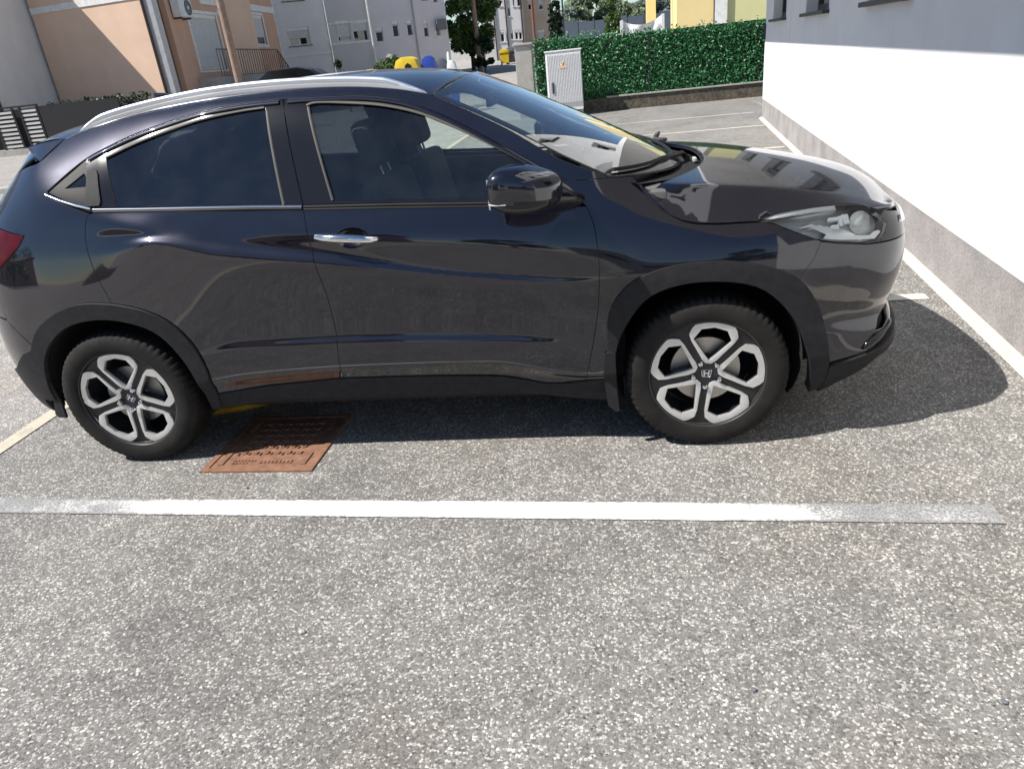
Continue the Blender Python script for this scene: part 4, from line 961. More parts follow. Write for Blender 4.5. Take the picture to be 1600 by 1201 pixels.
    # ---------------- front wing
    fo=[(.775,1.149),(.93,1.140),(1.016,1.138)]+[(a-.004,b-.004) for a,b in HOODGAP]+[(1.546,.935),(1.635,.895),(1.717,.860)]+SEAM_B+[q for q in AFM[::-1] if q[0]<1.64 and q[1]>.33]+[(.905,.33),(.806,.326)]+cat(GAP_F)[::-1][1:]+[(.80,1.10)]
    panel('front_wing',fo,'car_paint',side=sd,dv=.012)
    # ---------------- sill
    panel('sill',[(-.90,.33),(-.614,.364),(-.253,.385),(.091,.378),(.25,.372),(.452,.358),(.54,.339),(.628,.315),(.72,.311),(.83,.322),(.91,.33),(.93,.205),(.86,.205),(.724,.233),(.60,.262),(.442,.274),(.07,.276),(-.588,.286),(-.89,.25)],'cladding',side=sd,off=.004,thick=.05,gap=.002)
    # ---------------- wheel arch cladding
    for O,I in ((AFO,AFI),(ARO,ARI)):
        panel('arch_cladding',O+I[::-1],'cladding',side=sd,off=.012,thick=.045,gap=0,du=.02,dv=.02,step=.015)
    # ---------------- headlamp
    hl=panel('headlight',HEAD,'lamp_housing',side=sd,off=-.055,thick=0,gap=-.004)
    panel('lens',HEAD,'lens_clear',hl,side=sd,off=.001,thick=.02,gap=.002)
    panel('lamp_rim',[(1.50,.950),(1.55,.961),(1.62,.967),(1.704,.970),(1.80,.969),(1.80,.953),(1.74,.945),(1.66,.94),(1.58,.946)],'lamp_housing',hl,side=sd,off=-.012,thick=.03,gap=0)
    for k in range(5):   # chrome fins along the lower edge
        a=1.64+k*.030;b=.905-k*.0075
        panel('reflector_fin',[(a,b),(a+.055,b+.012),(a+.10,b-.010),(a+.145,b-.036),(a+.132,b-.041),(a+.085,b-.018),(a+.046,b+.002)],'lamp_reflector',hl,side=sd,off=-.022-.003*k,thick=.015,gap=0)
    panel('light_strip',[(1.74,.862),(1.80,.852),(1.87,.845),(1.95,.838),(1.985,.858),(1.975,.864),(1.94,.851),(1.87,.858),(1.80,.866),(1.75,.876)],'lamp_white',hl,side=sd,off=-.018,thick=.02,gap=0)
    for (a,b,c,d) in ((1.765,.930,1.81,.920),(1.775,.905,1.80,.890),(1.805,.932,1.818,.90),(1.823,.935,1.848,.905)):
        panel('marker_block',[(a,d),(c,d),(c,b),(a,b)],'lamp_white',hl,side=sd,off=-.02,thick=.02,gap=0)
    ctr=S(1.905,.898,-.046)[0]
    mbb=MB();prof=[(.043,0),(.043,.008),(.040,.011),(.037,.011),(.034,.014),(.024,.018),(.010,.0205),(.0005,.021)]
    mbb.lathe(prof,(0,0,0),'z',28)
    pl=mbb.build('projector',  'lamp_reflector',hl,smooth=True)
    nrm=(S(1.905,.898,0.)[0]-ctr);nrm/=np.linalg.norm(nrm);nrm=Vector(nrm)
    if sd: ctr=ctr*[1,-1,1];nrm.y*=-1
    pl.location=ctr;pl.rotation_euler=nrm.to_track_quat('Z','Y').to_euler()
    # ---------------- tail lamp
    panel('tail_light',[(-1.566,1.106),(-1.734,1.137),(-1.95,1.14),(-2.15,1.11),(-2.16,1.0),(-1.95,.95),(-1.742,.974),(-1.601,1.065)],'tail_red',side=sd,off=.003,thick=.02)
    # ---------------- front bumper (half) and its dark lower skirt
    FOG=[(2.00,.455),(2.03,.505),(2.12,.545),(2.135,.530),(2.13,.475),(2.06,.450)]
    fb=panel('front_bumper',SEAM_B[::-1]+[(1.78,.843),(1.846,.834),(1.90,.824),(1.965,.821),(2.02,.818),(2.3,.805),(SC+.0005,.795),(SC+.0005,.45),(2.30,.445),(2.16,.43),(2.05,.405),(1.94,.375),(1.795,.345)]+[q for q in AFM[::-1] if q[0]>1.63 and .34<q[1]<.735],'car_paint',side=sd,holes=[FOG],gap=.0)
    panel('fog_recess',FOG,'black_trim',fb,side=sd,off=-.03,thick=0,gap=-.004)
    panel('fog_trim',[(1.93,.395),(2.04,.432),(2.14,.452),(2.15,.466),(2.06,.449),(2.0,.445),(1.95,.42)],'black_gloss',fb,side=sd,off=.010,thick=.02,gap=0)
    panel('bumper_skirt',[(1.795,.338),(1.94,.368),(2.05,.398),(2.16,.423),(2.30,.437),(SC+.0005,.442),(SC+.0005,.20),(2.3,.20),(2.1,.19),(1.9,.185),(1.80,.185)],'cladding',side=sd,off=.016,thick=.04,gap=0)
    gr=panel('grille',[(1.967,.826),(2.003,.862),(2.022,.889),(1.955,.949),(2.05,.925),(2.2,.90),(2.4,.885),(SC+.0005,.872),(SC+.0005,.80),(2.3,.81),(2.02,.823)],'black_gloss',side=sd,off=-.004,gap=.001)
    panel('chrome_wing',[(2.13,.872),(2.2,.862),(2.4,.850),(SC,.842),(SC,.872),(2.4,.88),(2.2,.890),(2.15,.893)],'chrome',gr,side=sd,off=.004,thick=.02,gap=0)
    # ---------------- rear bumper and tailgate
    panel('rear_bumper',[(-1.69,.615),(-1.80,.735),(-1.95,.76),(S0-.0005,.76),(S0-.0005,.22),(-2.0,.21),(-1.83,.25),(-1.78,.36)]+[q for q in ARM[::-1] if q[0]<-1.66 and .34<q[1]<.61],'car_paint',side=sd,gap=0)
    panel('bumper_skirt',[(-1.80,.33),(-1.76,.46),(-1.70,.60),(-1.76,.58),(-1.90,.48),(-2.1,.44),(S0-.0005,.43),(S0-.0005,.20),(-2.0,.19),(-1.82,.22)],'cladding',side=sd,off=.012,thick=.03,gap=0)
    panel('tailgate',[(-1.80,.745),(-1.80,.90),(-1.742,.974),(-1.95,.95),(-2.16,1.0),(-2.15,1.11),(-1.95,1.14),(-1.965,1.16),(S0-.0005,1.16),(S0-.0005,.765),(-1.95,.765)],'car_paint',side=sd,gap=.001)
    panel('rear_window',[(-1.972,1.172),(-1.94,1.205),(-1.79,1.318),(-1.61,1.394),(-1.5,1.43),(-1.9,1.43),(S0-.0005,1.44),(S0-.0005,1.17)],'glass_privacy',side=sd,off=-.004,gap=.002)
    # mud flaps
    for pts in ([(.885,.335),(.895,.46),(.905,.47),(.935,.468),(.935,.30),(.943,.185),(.93,.18),(.898,.21)],[(-1.70,.46),(-1.72,.38),(-1.77,.25),(-1.755,.235),(-1.70,.235),(-1.685,.42)]):
        o=panel('mud_flap',pts,'cladding',side=sd,off=.017 if pts[0][0]>0 else -.03,thick=.012,gap=0,F=(lambda q,pp=pts:S(q[:,0],np.maximum(q[:,1],.33),.017 if pp[0][0]>0 else .005)*[1,1,0]+np.stack([q[:,0]*0,q[:,0]*0,q[:,1]],1)))
    # wheel-house liner + dark inner skin behind every shut line
    for cx,I in ((1.305,AFI),(-1.305,ARI)):
        V=[];F=[]
        pts=[(cx+.375*math.cos(t),.37+.385*math.sin(t)) for t in np.linspace(-.45,math.pi+.45,40)]
        for yy in (-.865,-.55):
            for q in pts:
                yb=S(q[0],q[1],-.012)[0][1] if yy<-.8 else yy
                V.append((q[0],yb*(1 if not sd else -1),q[1]))
        n=len(pts);F=[(i,i+1,n+i+1,n+i) for i in range(n-1)];cc=len(V);V.append((cx,(-.55 if not sd else .55),.37));F+=[(n+i,n+i+1,cc) for i in range(n-1)]
        raw('wheel_house',V,F,'shadow_gap',CAR,smooth=True)
    inner=[(-1.75,.30)]+ARI[::-1][2:-2]+[(-.90,.26),(.92,.24)]+AFI[2:-2]+[(1.76,.30),(2.0,.30),(SC,.30),(SC,.84),(2.05,.84),(1.95,.82),(1.72,.85),(1.6,.90),(1.48,.92),(1.2,.94),(1.08,1.03),(1.0,1.10),(.8,1.06),(.47,1.085),(-.287,1.13),(-1.2,1.18),(-1.40,1.24),(-1.56,1.10),(-1.75,.98),(-2.0,.95),(S0,.95),(S0,.3),(-2.0,.3)]
    panel('inner_skin',inner,'shadow_gap',side=sd,off=-.022,thick=0,gap=0,du=.05,dv=.03)
# ---------------- B pillars and inner window surrounds (seen through the glass)
# ---------------- roof, windscreen, bonnet
DIT=np.array([S(a,b)[0] for a,b in cat(DITCH)]);DIT=DIT[np.argsort(DIT[:,0])]
ZC_R=np.array([(-1.95,1.40),(-1.75,1.455),(-1.5,1.510),(-1.2,1.556),(-.9,1.585),(-.5,1.604),(-.2,1.604),(.05,1.592),(.25,1.566),(.42,1.525)]);ZC_Rm=pchip_slopes(ZC_R[:,0],ZC_R[:,1])
def roofF(q):
    x,y=q[:,0],q[:,1];xx=np.clip(x,DIT[0,0],DIT[-1,0]);yD=np.interp(xx,DIT[:,0],-DIT[:,1]);zD=np.interp(xx,DIT[:,0],DIT[:,2])
    bow=x-.05*(1-np.clip(abs(y)/.56,0,1)**2)*np.clip((x+.3)/.6,0,1)
    zc=herm(ZC_R[:,0],ZC_R[:,1],ZC_Rm,x);zc=np.maximum(zc,zD+.006)
    z=zc-(zc-zD)*np.clip(abs(y)/yD,0,1.2)**2.4
    return np.stack([x,y,z],1)
xs=np.linspace(-1.40,.255,34);yD=np.interp(xs,DIT[:,0],-DIT[:,1])-.006
hdr=[(.255+.085*(1-(y/.57)**2),y) for y in np.linspace(-.56,.56,15)]
panel('roof',[(a,-b) for a,b in zip(xs,yD)]+hdr[1:-1]+[(a,b) for a,b in zip(xs[::-1],yD[::-1])],'car_paint',F=roofF,du=.04,dv=.03,gap=.0)
# spoiler over the tailgate
SA,SB=S(-1.411,1.465,.001)[0],S(-1.507,1.389,.001)[0]
def sp_rear(a): return np.array([-1.695+.078*a*a,a*.532,1.474-.031*a*a])
def sp_front(a): return roofF(np.array([[-1.402,a*.985*float(np.interp(-1.40,DIT[:,0],-DIT[:,1]))]]))[0]
na,nb=33,9;V=[]
for i in range(na):
    a=-1+2*i/(na-1);f0,r0=sp_front(a),sp_rear(a)
    for j in range(nb):
        t=j/(nb-1);V.append(f0+(r0-f0)*t+np.array([0,0,.010*math.sin(math.pi*t)]))
sp=raw('roof_spoiler',V,[(i*nb+j,i*nb+j+1,(i+1)*nb+j+1,(i+1)*nb+j) for i in range(na-1) for j in range(nb-1)],'car_paint',CAR,smooth=True)
V=[];nb=5
for i in range(na):
    a=-1+2*i/(na-1);r0=sp_rear(a);b0=np.array([SB[0]-.02+.0*a,SB[1]*-a,SB[2]+.02*(1-a*a)]);r1=r0-[0,0,.016]
    V+= [r0,r0-[.003,0,.007],r1,(r1+b0)/2+[0,0,.004],b0]
raw('spoiler_underside',V,[(i*nb+j,i*nb+j+1,(i+1)*nb+j+1,(i+1)*nb+j) for i in range(na-1) for j in range(nb-1)],'car_paint',sp,smooth=True)
for sd in (1,-1):
    top=[];bot=[]
    for k in range(13):
        t=k/12;T0,U0=sp_rear(-1),sp_rear(-1)-[0,0,.016];bul=np.array([0,-.010*math.sin(math.pi*t),0])
        top.append((SA+(T0-SA)*t+bul+[0,0,.004*math.sin(math.pi*t)])*[1,sd,1]);bot.append((SB+(U0-SB)*t+bul*.6)*[1,sd,1])
    V=[];m=5
    for k in range(13):
        for q in range(m): V.append(top[k]+(bot[k]-top[k])*q/(m-1)+np.array([0,-.006*sd*math.sin(math.pi*q/(m-1)),0]))
    raw('spoiler_cheek',V,[(k*m+q,k*m+q+1,(k+1)*m+q+1,(k+1)*m+q) for k in range(12) for q in range(m-1)],'car_paint',sp,smooth=True)
# windscreen
AL=np.array([S(a,b)[0] for a,b in cat(A_LINE)]);  # bottom -> top
al=np.r_[0,np.cumsum(np.linalg.norm(np.diff(AL,axis=0),axis=1))];al/=al[-1]
def wsF(q,dz=0.):
    v=np.clip(q[:,1],-.05,1.05);t=q[:,0]
    E=np.stack([np.interp(np.clip(v,0,1),al,AL[:,k]) for k in range(3)],1)
    # smooth the edge curve a little
    E0,E1=AL[0],AL[-1];Es=E0+(E1-E0)*v[:,None];Es[:,2]+=.016*4*v*(1-v)*.5;E=.35*E+.65*Es
    E=E+(np.array([0,0,0]))
    Mx=1.262+(.345-1.262)*v;Mz=1.088+(1.548-1.088)*v+.055*v*(1-v)
    a=np.clip(1-abs(t)**2.2,0,1)
    x=E[:,0]+(Mx-E[:,0])*a;z=E[:,2]+(Mz-E[:,2])*a
    return np.stack([x,-E[:,1]*-1*np.sign(1)*0+t*(-E[:,1]),z+dz],1)
ws=panel('windscreen',[(-.985,.0),(.985,.0),(.985,1),(-.985,1)],'glass_windscreen',F=wsF,du=.04,dv=.03,gap=0,thick=.006,step=.04)
WB=(lambda q:wsF(q,-.004))
# black ceramic border under the glass edge
panel('screen_border',[(-.992,-.01),(.992,-.01),(.992,1.0),(-.992,1.0)],'shadow_gap',ws,F=WB,holes=[[(-.935,.075),(.935,.075),(.93,.95),(-.93,.95)]],du=.04,dv=.03,gap=0,thick=0,step=.04)
# cowl
HR=[S(1.034,1.138)[0]]
def cowF(q):
    x,y=q[:,0],q[:,1];xc=1.285-.30*(abs(y)/.72)**2.2
    return np.stack([x,y,1.098-.0*x+.035*(abs(y)/.7)**2-.10*np.clip(x-xc,-.02,.2)-.035],1)
rear=[(1.375-.345*(abs(y)/.70)**2.4,y) for y in np.linspace(-.73,.73,25)]
base=[(1.27-.33*(abs(y)/.73)**2.2-.03,y) for y in np.linspace(.73,-.73,25)]
panel('cowl_panel',rear+base,'shadow_gap',F=cowF,du=.03,dv=.03,gap=0,thick=0)
# bonnet
edge=[S(a,b)[0] for a,b in HOODGAP+HEAD[1:8]]
E3=np.array(edge);front=[(1.985,-.70),(2.05,-.60),(2.095,-.45),(2.125,-.25),(2.135,0.)]
ex=np.r_[E3[:,0],2.02,2.06,2.10,2.13,2.1355];ey=np.r_[-E3[:,1],.655,.575,.43,.20,.02];ez=np.r_[E3[:,2],.937,.925,.908,.893,.889]
o_=np.argsort(ex);ex,ey,ez=ex[o_],ey[o_],ez[o_]
ZH=np.array([(.9,1.125),(1.1,1.120),(1.3,1.106),(1.5,1.083),(1.75,1.043),(1.95,1.002),(2.07,.966),(2.13,.926),(2.2,.85)]);ZHm=pchip_slopes(ZH[:,0],ZH[:,1])
def hood0(x,y):
    b=np.clip((x-1.35)/.7,0,1)**2*.14*(abs(y)/.7)**2
    return herm(ZH[:,0],ZH[:,1],ZHm,np.clip(x+b,.9,2.2))-.022*(y/.6)**2
def spm(t,r=.012): return .5*(t+np.sqrt(t*t+r*r))
def hoodF(q):
    x,y=q[:,0],q[:,1];a=abs(y);yE=np.interp(x,ex,ey);zE=np.interp(x,ex,ez)
    er=zE-hood0(x,yE);wd=np.clip(.13-.06*np.clip((x-1.5)/.4,0,1),.05,.2);yk=yE-wd
    return np.stack([x,y,hood0(x,y)+er*spm(a-yk)/spm(wd)],1)
near=[(a,-b) for a,b in zip(ex,ey) if a>1.045];near=[(1.052,near[0][1]+.004)]+near
rearline=[(1.375-.325*(abs(y)/.70)**2.4,y) for y in np.linspace(.70,-.70,31)]
nl=[q for q in near if q[0]<2.1345]
ho=nl+[(2.1355,0)]+[(a,-b) for a,b in nl[::-1]]
y0=abs(nl[0][1]);rearline=[(1.375-.323*(abs(y)/y0)**2.4,y) for y in np.linspace(y0,-y0,31)][1:-1]
hood=panel('bonnet',ho+rearline,'car_paint',F=hoodF,du=.025,dv=.012,gap=.004,thick=.02,step=.02)
panel('bonnet_shadow_gap',shrink(densify(ho+rearline,.03),-.012),'shadow_gap',hood,F=(lambda q:hoodF(q)-[0,0,.016]),du=.06,dv=.04,gap=0,thick=0,step=.03)
# ---------------- roof rails
for sd in (1,-1):
    P=[];src=DIT[(DIT[:,0]>-1.335)&(DIT[:,0]<.255)]
    n=len(src);V=[];F=[]
    for i,d in enumerate(src):
        u=i/(n-1);h=.040*min(1,(u/.10)**.6 if u>0 else 0,((1-u)/.22)**.75 if u<1 else 0)
        y=d[1]+.020;z=d[2]-.002
        prof=[(-.017,0),(-.018,h*.32),(-.012,h*.42),(-.015,h*.55),(-.013,h*.85),(-.006,h),(.006,h),(.014,h*.8),(.016,0)]
        for a,b in prof: V.append((d[0],(y+a)*sd,z+b))
    m=9
    for i in range(n-1):
        for j in range(m-1): F.append((i*m+j,(i+1)*m+j,(i+1)*m+j+1,i*m+j+1) if sd>0 else (i*m+j,i*m+j+1,(i+1)*m+j+1,(i+1)*m+j))
    o=raw('roof_rail',V,F,'silver_rail',CAR,smooth=True);o.data.set_sharp_from_angle(angle=math.radians(50))
# ---------------- door mirrors
def superell(a,b,c,e1=.55,e2=.7,nu=40,nv=22):
    V=[];F=[]
    f=lambda w_,m:math.copysign(abs(w_)**m,w_)
    for i in range(nv+1):
        ph=-math.pi/2+math.pi*i/nv
        for j in range(nu):
            th=2*math.pi*j/nu
            V.append((a*f(math.cos(ph),e1)*f(math.cos(th),e2),b*f(math.cos(ph),e1)*f(math.sin(th),e2),c*f(math.sin(ph),e1)))
    for i in range(nv):
        for j in range(nu): F.append((i*nu+j,i*nu+(j+1)%nu,(i+1)*nu+(j+1)%nu,(i+1)*nu+j))
    return V,F
for sd in (1,-1):
    mt=empty('door_mirror',(0,0,0),0,CAR)
    V,F=superell(.118,.105,.083,.62,.62)
    W=[]
    for x,y,z in V:
        # local x = car's length, y = outboard; taper towards the root, roof slopes forward
        k=1-.16*max(0,x/.118)
        zz=z*k*(1 if z<0 else (1-.18*max(0,x/.118)))
        X=.640+x+.10*(y/.105)*.35;Y=-.985+y*.92*(1-.1*(x/.118));Z=1.160+zz-.012*(x/.118)
        W.append((X,Y*sd,Z))
    Vn=np.array(W);up=[f for f in F if np.mean([Vn[i][2] for i in f])>1.128];lw=[f for f in F if f not in set(up)]
    up=[f if sd>0 else f[::-1] for f in up];lw=[f if sd>0 else f[::-1] for f in lw]
    raw('mirror_cap',Vn,up,'car_paint',mt,smooth=True)
    c=Vn.mean(0);raw('mirror_base',[tuple(v) for v in (Vn-c)*.985+c],lw,'black_gloss',mt,smooth=True)
    ring=[]
    for t in np.linspace(-2.9,-.9,24):
        v=np.array([.640+.1165*math.copysign(abs(math.cos(t))**.62,math.cos(t)),-.985+.095*math.copysign(abs(math.sin(t))**.62,math.sin(t)),1.127]);ring.append((v[0]+.10*.35*((v[1]+.985)/.095),v[1]*sd,v[2]))
    MB().tube(ring[4:15],.0032,6).build('indicator','lamp_housing',mt,smooth=True)
    MB().tube([(.70,-.935*sd,1.115),(.76,-.885*sd,1.100),(.80,-.845*sd,1.086),(.825,-.80*sd,1.075)],[.035,.034,.030,.024],12).build('mirror_foot','black_gloss',mt,smooth=True)
    box('mirror_glass','chrome',mt,.512,.518,-1.06*sd if sd>0 else .92,-.92*sd if sd>0 else 1.06,1.11,1.215)
# ---------------- door handle with its dished recess (near and far side)
for sd in (0,1):
    V=[];F=[];n1,n2=28,8
    def rec(q):
        a=(q[:,0]+.090)/.072;b=(q[:,1]-1.002)/.041;r2=np.clip(1-a*a-b*b,0,1)
        return S(q[:,0],q[:,1],0.0)+np.stack([0*r2,.034*r2**.7,0*r2],1)
    el=[(-.090+.072*math.cos(t),1.002+.041*math.sin(t)) for t in np.linspace(0,2*math.pi,36,endpoint=False)]
    path=[(-.238,1.017),(-.20,1.015),(-.15,1.012),(-.10,1.008),(-.05,1.002),(-.01,.996),(.014,.993)]
    X=[S(a,b,h)[0] for (a,b),h in zip(path,(.006,.020,.028,.031,.028,.018,.004))]
    dh=bpy.data.objects.new('door_handle',None)
    m=MB();rr=[.011,.016,.0175,.0175,.017,.015,.009]
    pts=[Vector(x)*1 for x in X]
    if sd: pts=[Vector((q.x,-q.y,q.z)) for q in pts]
    m.tube(pts,rr,14);bmv=m.bm.verts
    hd=m.build('door_handle','chrome',CAR,smooth=True,angle=60)
    me=hd.data
    rc=panel('handle_recess',el,'car_paint',hd,F=rec,du=.006,dv=.006,gap=0,thick=0,step=.01,side=sd)
# ---------------- wheels
def make_wheel(name):
    """axle along y, outside towards -y, centre at the origin"""
    W=empty(name,(0,0,0),0,CAR)
    # tyre with cut shoulder blocks
    prof=[(.226,-.092),(.232,-.100),(.246,-.1065),(.270,-.1115),(.292,-.1095),(.308,-.104),(.318,-.097),(.326,-.086),(.3305,-.066),(.333,-.035),(.334,0),(.333,.035),(.3305,.066),(.326,.086),(.318,.097),(.292,.1095),(.270,.1115),(.246,.1065),(.226,.092)]
    nb=64;per=4;n=nb*per;V=[];F=[]
    for j,(r,h) in enumerate(prof):
        for k in range(n):
            t=2*math.pi*(k+(h*9.))/n*1.;g=(k%per)==0
            cut=0.
            if g and .3165<r: cut=.0075 if abs(h)>.03 else .004
            if g and abs(h)>.09 and r>.305: cut=.004
            if abs(abs(h)-.035)<.001: cut=max(cut,.0075)
            rr=r-cut;V.append((rr*math.cos(t),h,rr*math.sin(t)))
    for j in range(len(prof)-1):
        for k in range(n): F.append((j*n+k,(j+1)*n+k,(j+1)*n+(k+1)%n,j*n+(k+1)%n))
    ty=raw('tyre',V,[f[::-1] for f in F],'tyre',W,smooth=True);ty.data.set_sharp_from_angle(angle=math.radians(38))
    # rim lip + barrel
    rim=MB().lathe([(.2385,-.096),(.2400,-.1005),(.2355,-.1025),(.2315,-.099),(.2265,-.088),(.214,-.05),(.207,.09)],(0,0,0),'y',96).build('rim','wheel_barrel',W,smooth=True)
    MB().lathe([(.2255,-.083),(.212,-.045),(.2055,.085)],(0,0,0),'y',72).build('barrel','wheel_barrel',rim,smooth=True)
    # dark spider: disc with five windows
    pol=lambda r,a:(r*math.cos(a),r*math.sin(a))
    R=math.radians
    def dish(x,z):
        r=math.hypot(x,z);return -.0885-.007*min(1,(r/.225)**2)+(.016*max(0,1-r/.085))
    def plate(polys,holes,thk,lift,mat,nm,par,drop=0.):
        V=[];E=[]
        loops=[densify(q,.012) for q in polys+holes]
        for l in loops:
            b=len(V);V+=l;E+=[(b+i,b+(i+1)%len(l)) for i in range(len(l))]
        r=delaunay_2d_cdt([Vector(v) for v in V],E,[],0,1e-6)
        P=np.array([(v.x,v.y) for v in r[0]]);T=[f for f in r[2]]
        ce=np.array([P[list(f)].mean(0) for f in T]);k=np.zeros(len(T),bool)
        for q in polys: k|=inside(densify(q,.012),ce)
        for q in holes: k&=~inside(densify(q,.012),ce)
        T=[f for f,g in zip(T,k) if g]
        m=len(P);A=[(x,dish(x,z)-lift,z) for x,z in P];B=[(x,dish(x,z)-lift+thk+drop*min(1,math.hypot(x,z)/.1),z) for x,z in P]
        ed=set()
        for f in T:
            for i in range(3): ed.add((f[i],f[(i+1)%3]))
        FF=[tuple(f) for f in T]
        for a,b in list(ed):
            if (b,a) not in ed: FF.append((b,a,a+m,b+m))
        bm=bmesh.new();vs=[bm.verts.new(v) for v in A+B]
        for f in FF:
            try: bm.faces.new([vs[i] for i in f])
            except ValueError: pass
        loose=[v for v in bm.verts if not v.link_faces]
        bmesh.ops.delete(bm,geom=loose,context='VERTS');bmesh.ops.recalc_face_normals(bm,faces=bm.faces[:])
        # bevel the face edge a touch so it catches light
        es=[e for e in bm.edges if len(e.link_faces)==2 and e.calc_face_angle(0)>R(55)]
        bmesh.ops.bevel(bm,geom=es,offset=.0016,segments=2,profile=.5,affect='EDGES',clamp_overlap=True)
        me=bpy.data.meshes.new(nm);bm.to_mesh(me);bm.free()
        me.polygons.foreach_set('use_smooth',[True]*len(me.polygons));me.set_sharp_from_angle(angle=R(40))
        o=link(nm,me,mat,par);return o
    hole=lambda c,g=0:[pol(.060-g*.4,c),pol(.10,c-R(17.6+g*200)),pol(.170,c-R(26.6)-g/.17),pol(.203+g*.6,c-R(14.5)-g/.2),pol(.208+g*.7,c),pol(.203+g*.6,c+R(14.5)+g/.2),pol(.170,c+R(26.6)+g/.17),pol(.10,c+R(17.6+g*200))]
    frame=lambda c:[pol(.047,c-R(14)),pol(.066,c-R(24)),pol(.10,c-R(27.2)),pol(.165,c-R(30.6)),pol(.197,c-R(29.8)),pol(.2185,c-R(24)),pol(.2315,c-R(19)),pol(.2325,c-R(9)),pol(.2325,c),pol(.2325,c+R(9)),pol(.2315,c+R(19)),pol(.2185,c+R(24)),pol(.197,c+R(29.8)),pol(.165,c+R(30.6)),pol(.10,c+R(27.2)),pol(.066,c+R(24)),pol(.047,c+R(14))]
    cs=[2*math.pi*k/5 for k in range(5)]
    circ=[pol(.2295,2*math.pi*k/72) for k in range(72)]
    plate([circ],[hole(c,.002) for c in cs],.034,-.009,'wheel_dark','spider',rim,.012)
    for c in cs: plate([frame(c)],[hole(c)],.016,.0,'machined','spoke_face',rim)
    for k in range(5):
        a=cs[k]+math.pi/5;x,z=pol(.0555,a)
        MB().lathe([(.0005,-.019),(.008,-.017),(.0105,-.009),(.0108,.004)],(x,dish(x,z)+.002,z),'y',12).build('wheel_nut','chrome',rim,smooth=True)
    MB().lathe([(.0005,-.0055),(.024,-.005),(.0295,-.002),(.031,.006)],(0,dish(0,0)+.003,0),'y',36).build('centre_cap','wheel_dark',rim,smooth=True)
    # emblem: letter H in a rounded frame
    em=MB();yy=dish(0,0)-.0045
    fr=[(-.017,-.011),(-.012,-.0155),(.012,-.0155),(.017,-.011),(.0195,.012),(.015,.0155),(-.015,.0155),(-.0195,.012)]
    em.tube([(a,yy,b) for a,b in fr+fr[:2]],.0016,6,False)
    for s_ in (-1,1): em.prism([(s_*.0045,-.013),(s_*.0105,-.013),(s_*.0135,.013),(s_*.0065,.013)],yy-.002,yy+.003)
    em.prism([(-.006,-.002),(.006,-.002),(.007,.004),(-.007,.004)],yy-.002,yy+.003)
    em.build('emblem','chrome',rim)
    MB().lathe([(.07,-.03),(.142,-.03),(.142,-.006),(.07,-.006)],(0,0,0),'y',48).build('brake_disc','brake_disc',W,smooth=True)
    MB().lathe([(.002,-.045),(.06,-.043),(.072,-.03),(.075,.02)],(0,0,0),'y',32).build('hub','wheel_barrel',W,smooth=True)
    MB().lathe([(.205,.07),(.05,.075)],(0,0,0),'y',32).build('back_plate','shadow_gap',W)
    return W
def copy_tree(o,parent):
    c=o.copy();C.objects.link(c);c.parent=parent
    for ch in list(o.children): copy_tree(ch,c)
    return c
w0=make_wheel('wheel')
w1=copy_tree(w0,CAR);w2=copy_tree(w0,CAR);w3=copy_tree(w0,CAR)
R=math.radians
for wh,x,y,spin,flip in ((w0,1.305,-.764,82-0,0),(w1,-1.305,-.766,89,0),(w2,1.305,.764,20,1),(w3,-1.305,.766,50,1)):
    wh.location=(x,y,.334)
    wh.rotation_euler=(0,-R(spin),math.pi if flip else 0)
    wh.rotation_mode='ZYX' if False else 'XYZ'
for wh in (w0,w1):      # keep the hub emblem upright
    for r_ in wh.children:
        for ch in r_.children:
            if ch.name.startswith('emblem'): ch.rotation_euler=(0,-wh.rotation_euler[1]+(R(4) if wh is w0 else R(38)),0)
# ---------------- under-body and cabin
box('floor_pan','shadow_gap',CAR,-.90,.90,-.76,.76,.235,.30)
box('engine_tray','shadow_gap',CAR,.90,2.0,-.53,.53,.24,.9)
box('rear_floor','shadow_gap',CAR,-1.95,-.90,-.53,.53,.27,.72)
box('bulkhead','shadow_gap',CAR,.93,.98,-.74,.74,.3,1.02)
box('cabin_floor','seat_cloth',CAR,-.9,.93,-.74,.74,.40,.43)
db=MB();db.prism([(.62,.70),(.60,.92),(.66,1.015),(.80,1.055),(1.02,1.075),(1.16,1.075),(1.16,.70)],-.76,.76)
dsh=db.build('dashboard','dash_top',CAR,bevel=.02,smooth=True)
box('instrument_hood','dash_plastic',dsh,.60,.80,.18,.62,1.03,1.115,bevel=.03)
def seat(x,y,w_,nm,zb=.62,back=1.12,lean=.22):
    s=empty(nm,(x,y,.43),0,CAR)
    a=MB();a.box(-.26,.26,-w_,w_,.08,.26);a.build('seat_cushion','seat_cloth',s,smooth=True,bevel=.05,seg=3)
    b=MB();mt=Matrix.Translation((-.27,0,.20))@Matrix.Rotation(-lean,4,'Y');b.box(-.07,.07,-w_*.98,w_*.98,0,back-.62+.06,mt);b.build('seat_back','seat_cloth',s,smooth=True,bevel=.055,seg=4)
    return s,mt
for y in (-.36,.36):
    s,mt=seat(.33,y,.25,'front_seat')
    h=MB();m2=mt@Matrix.Translation((0.01,0,.60));h.box(-.055,.055,-.135,.135,0,.20,m2);h.build('headrest','seat_cloth',s,smooth=True,bevel=.05,seg=4)
    p_=MB()
    for q in (-.06,.06): p_.tube([mt@Vector((.01,q,.52)),mt@Vector((.01,q,.64))],.006,6)
    p_.build('headrest_post','chrome',s)
s,mt=seat(-.80,0,.62,'rear_seat',lean=.35)
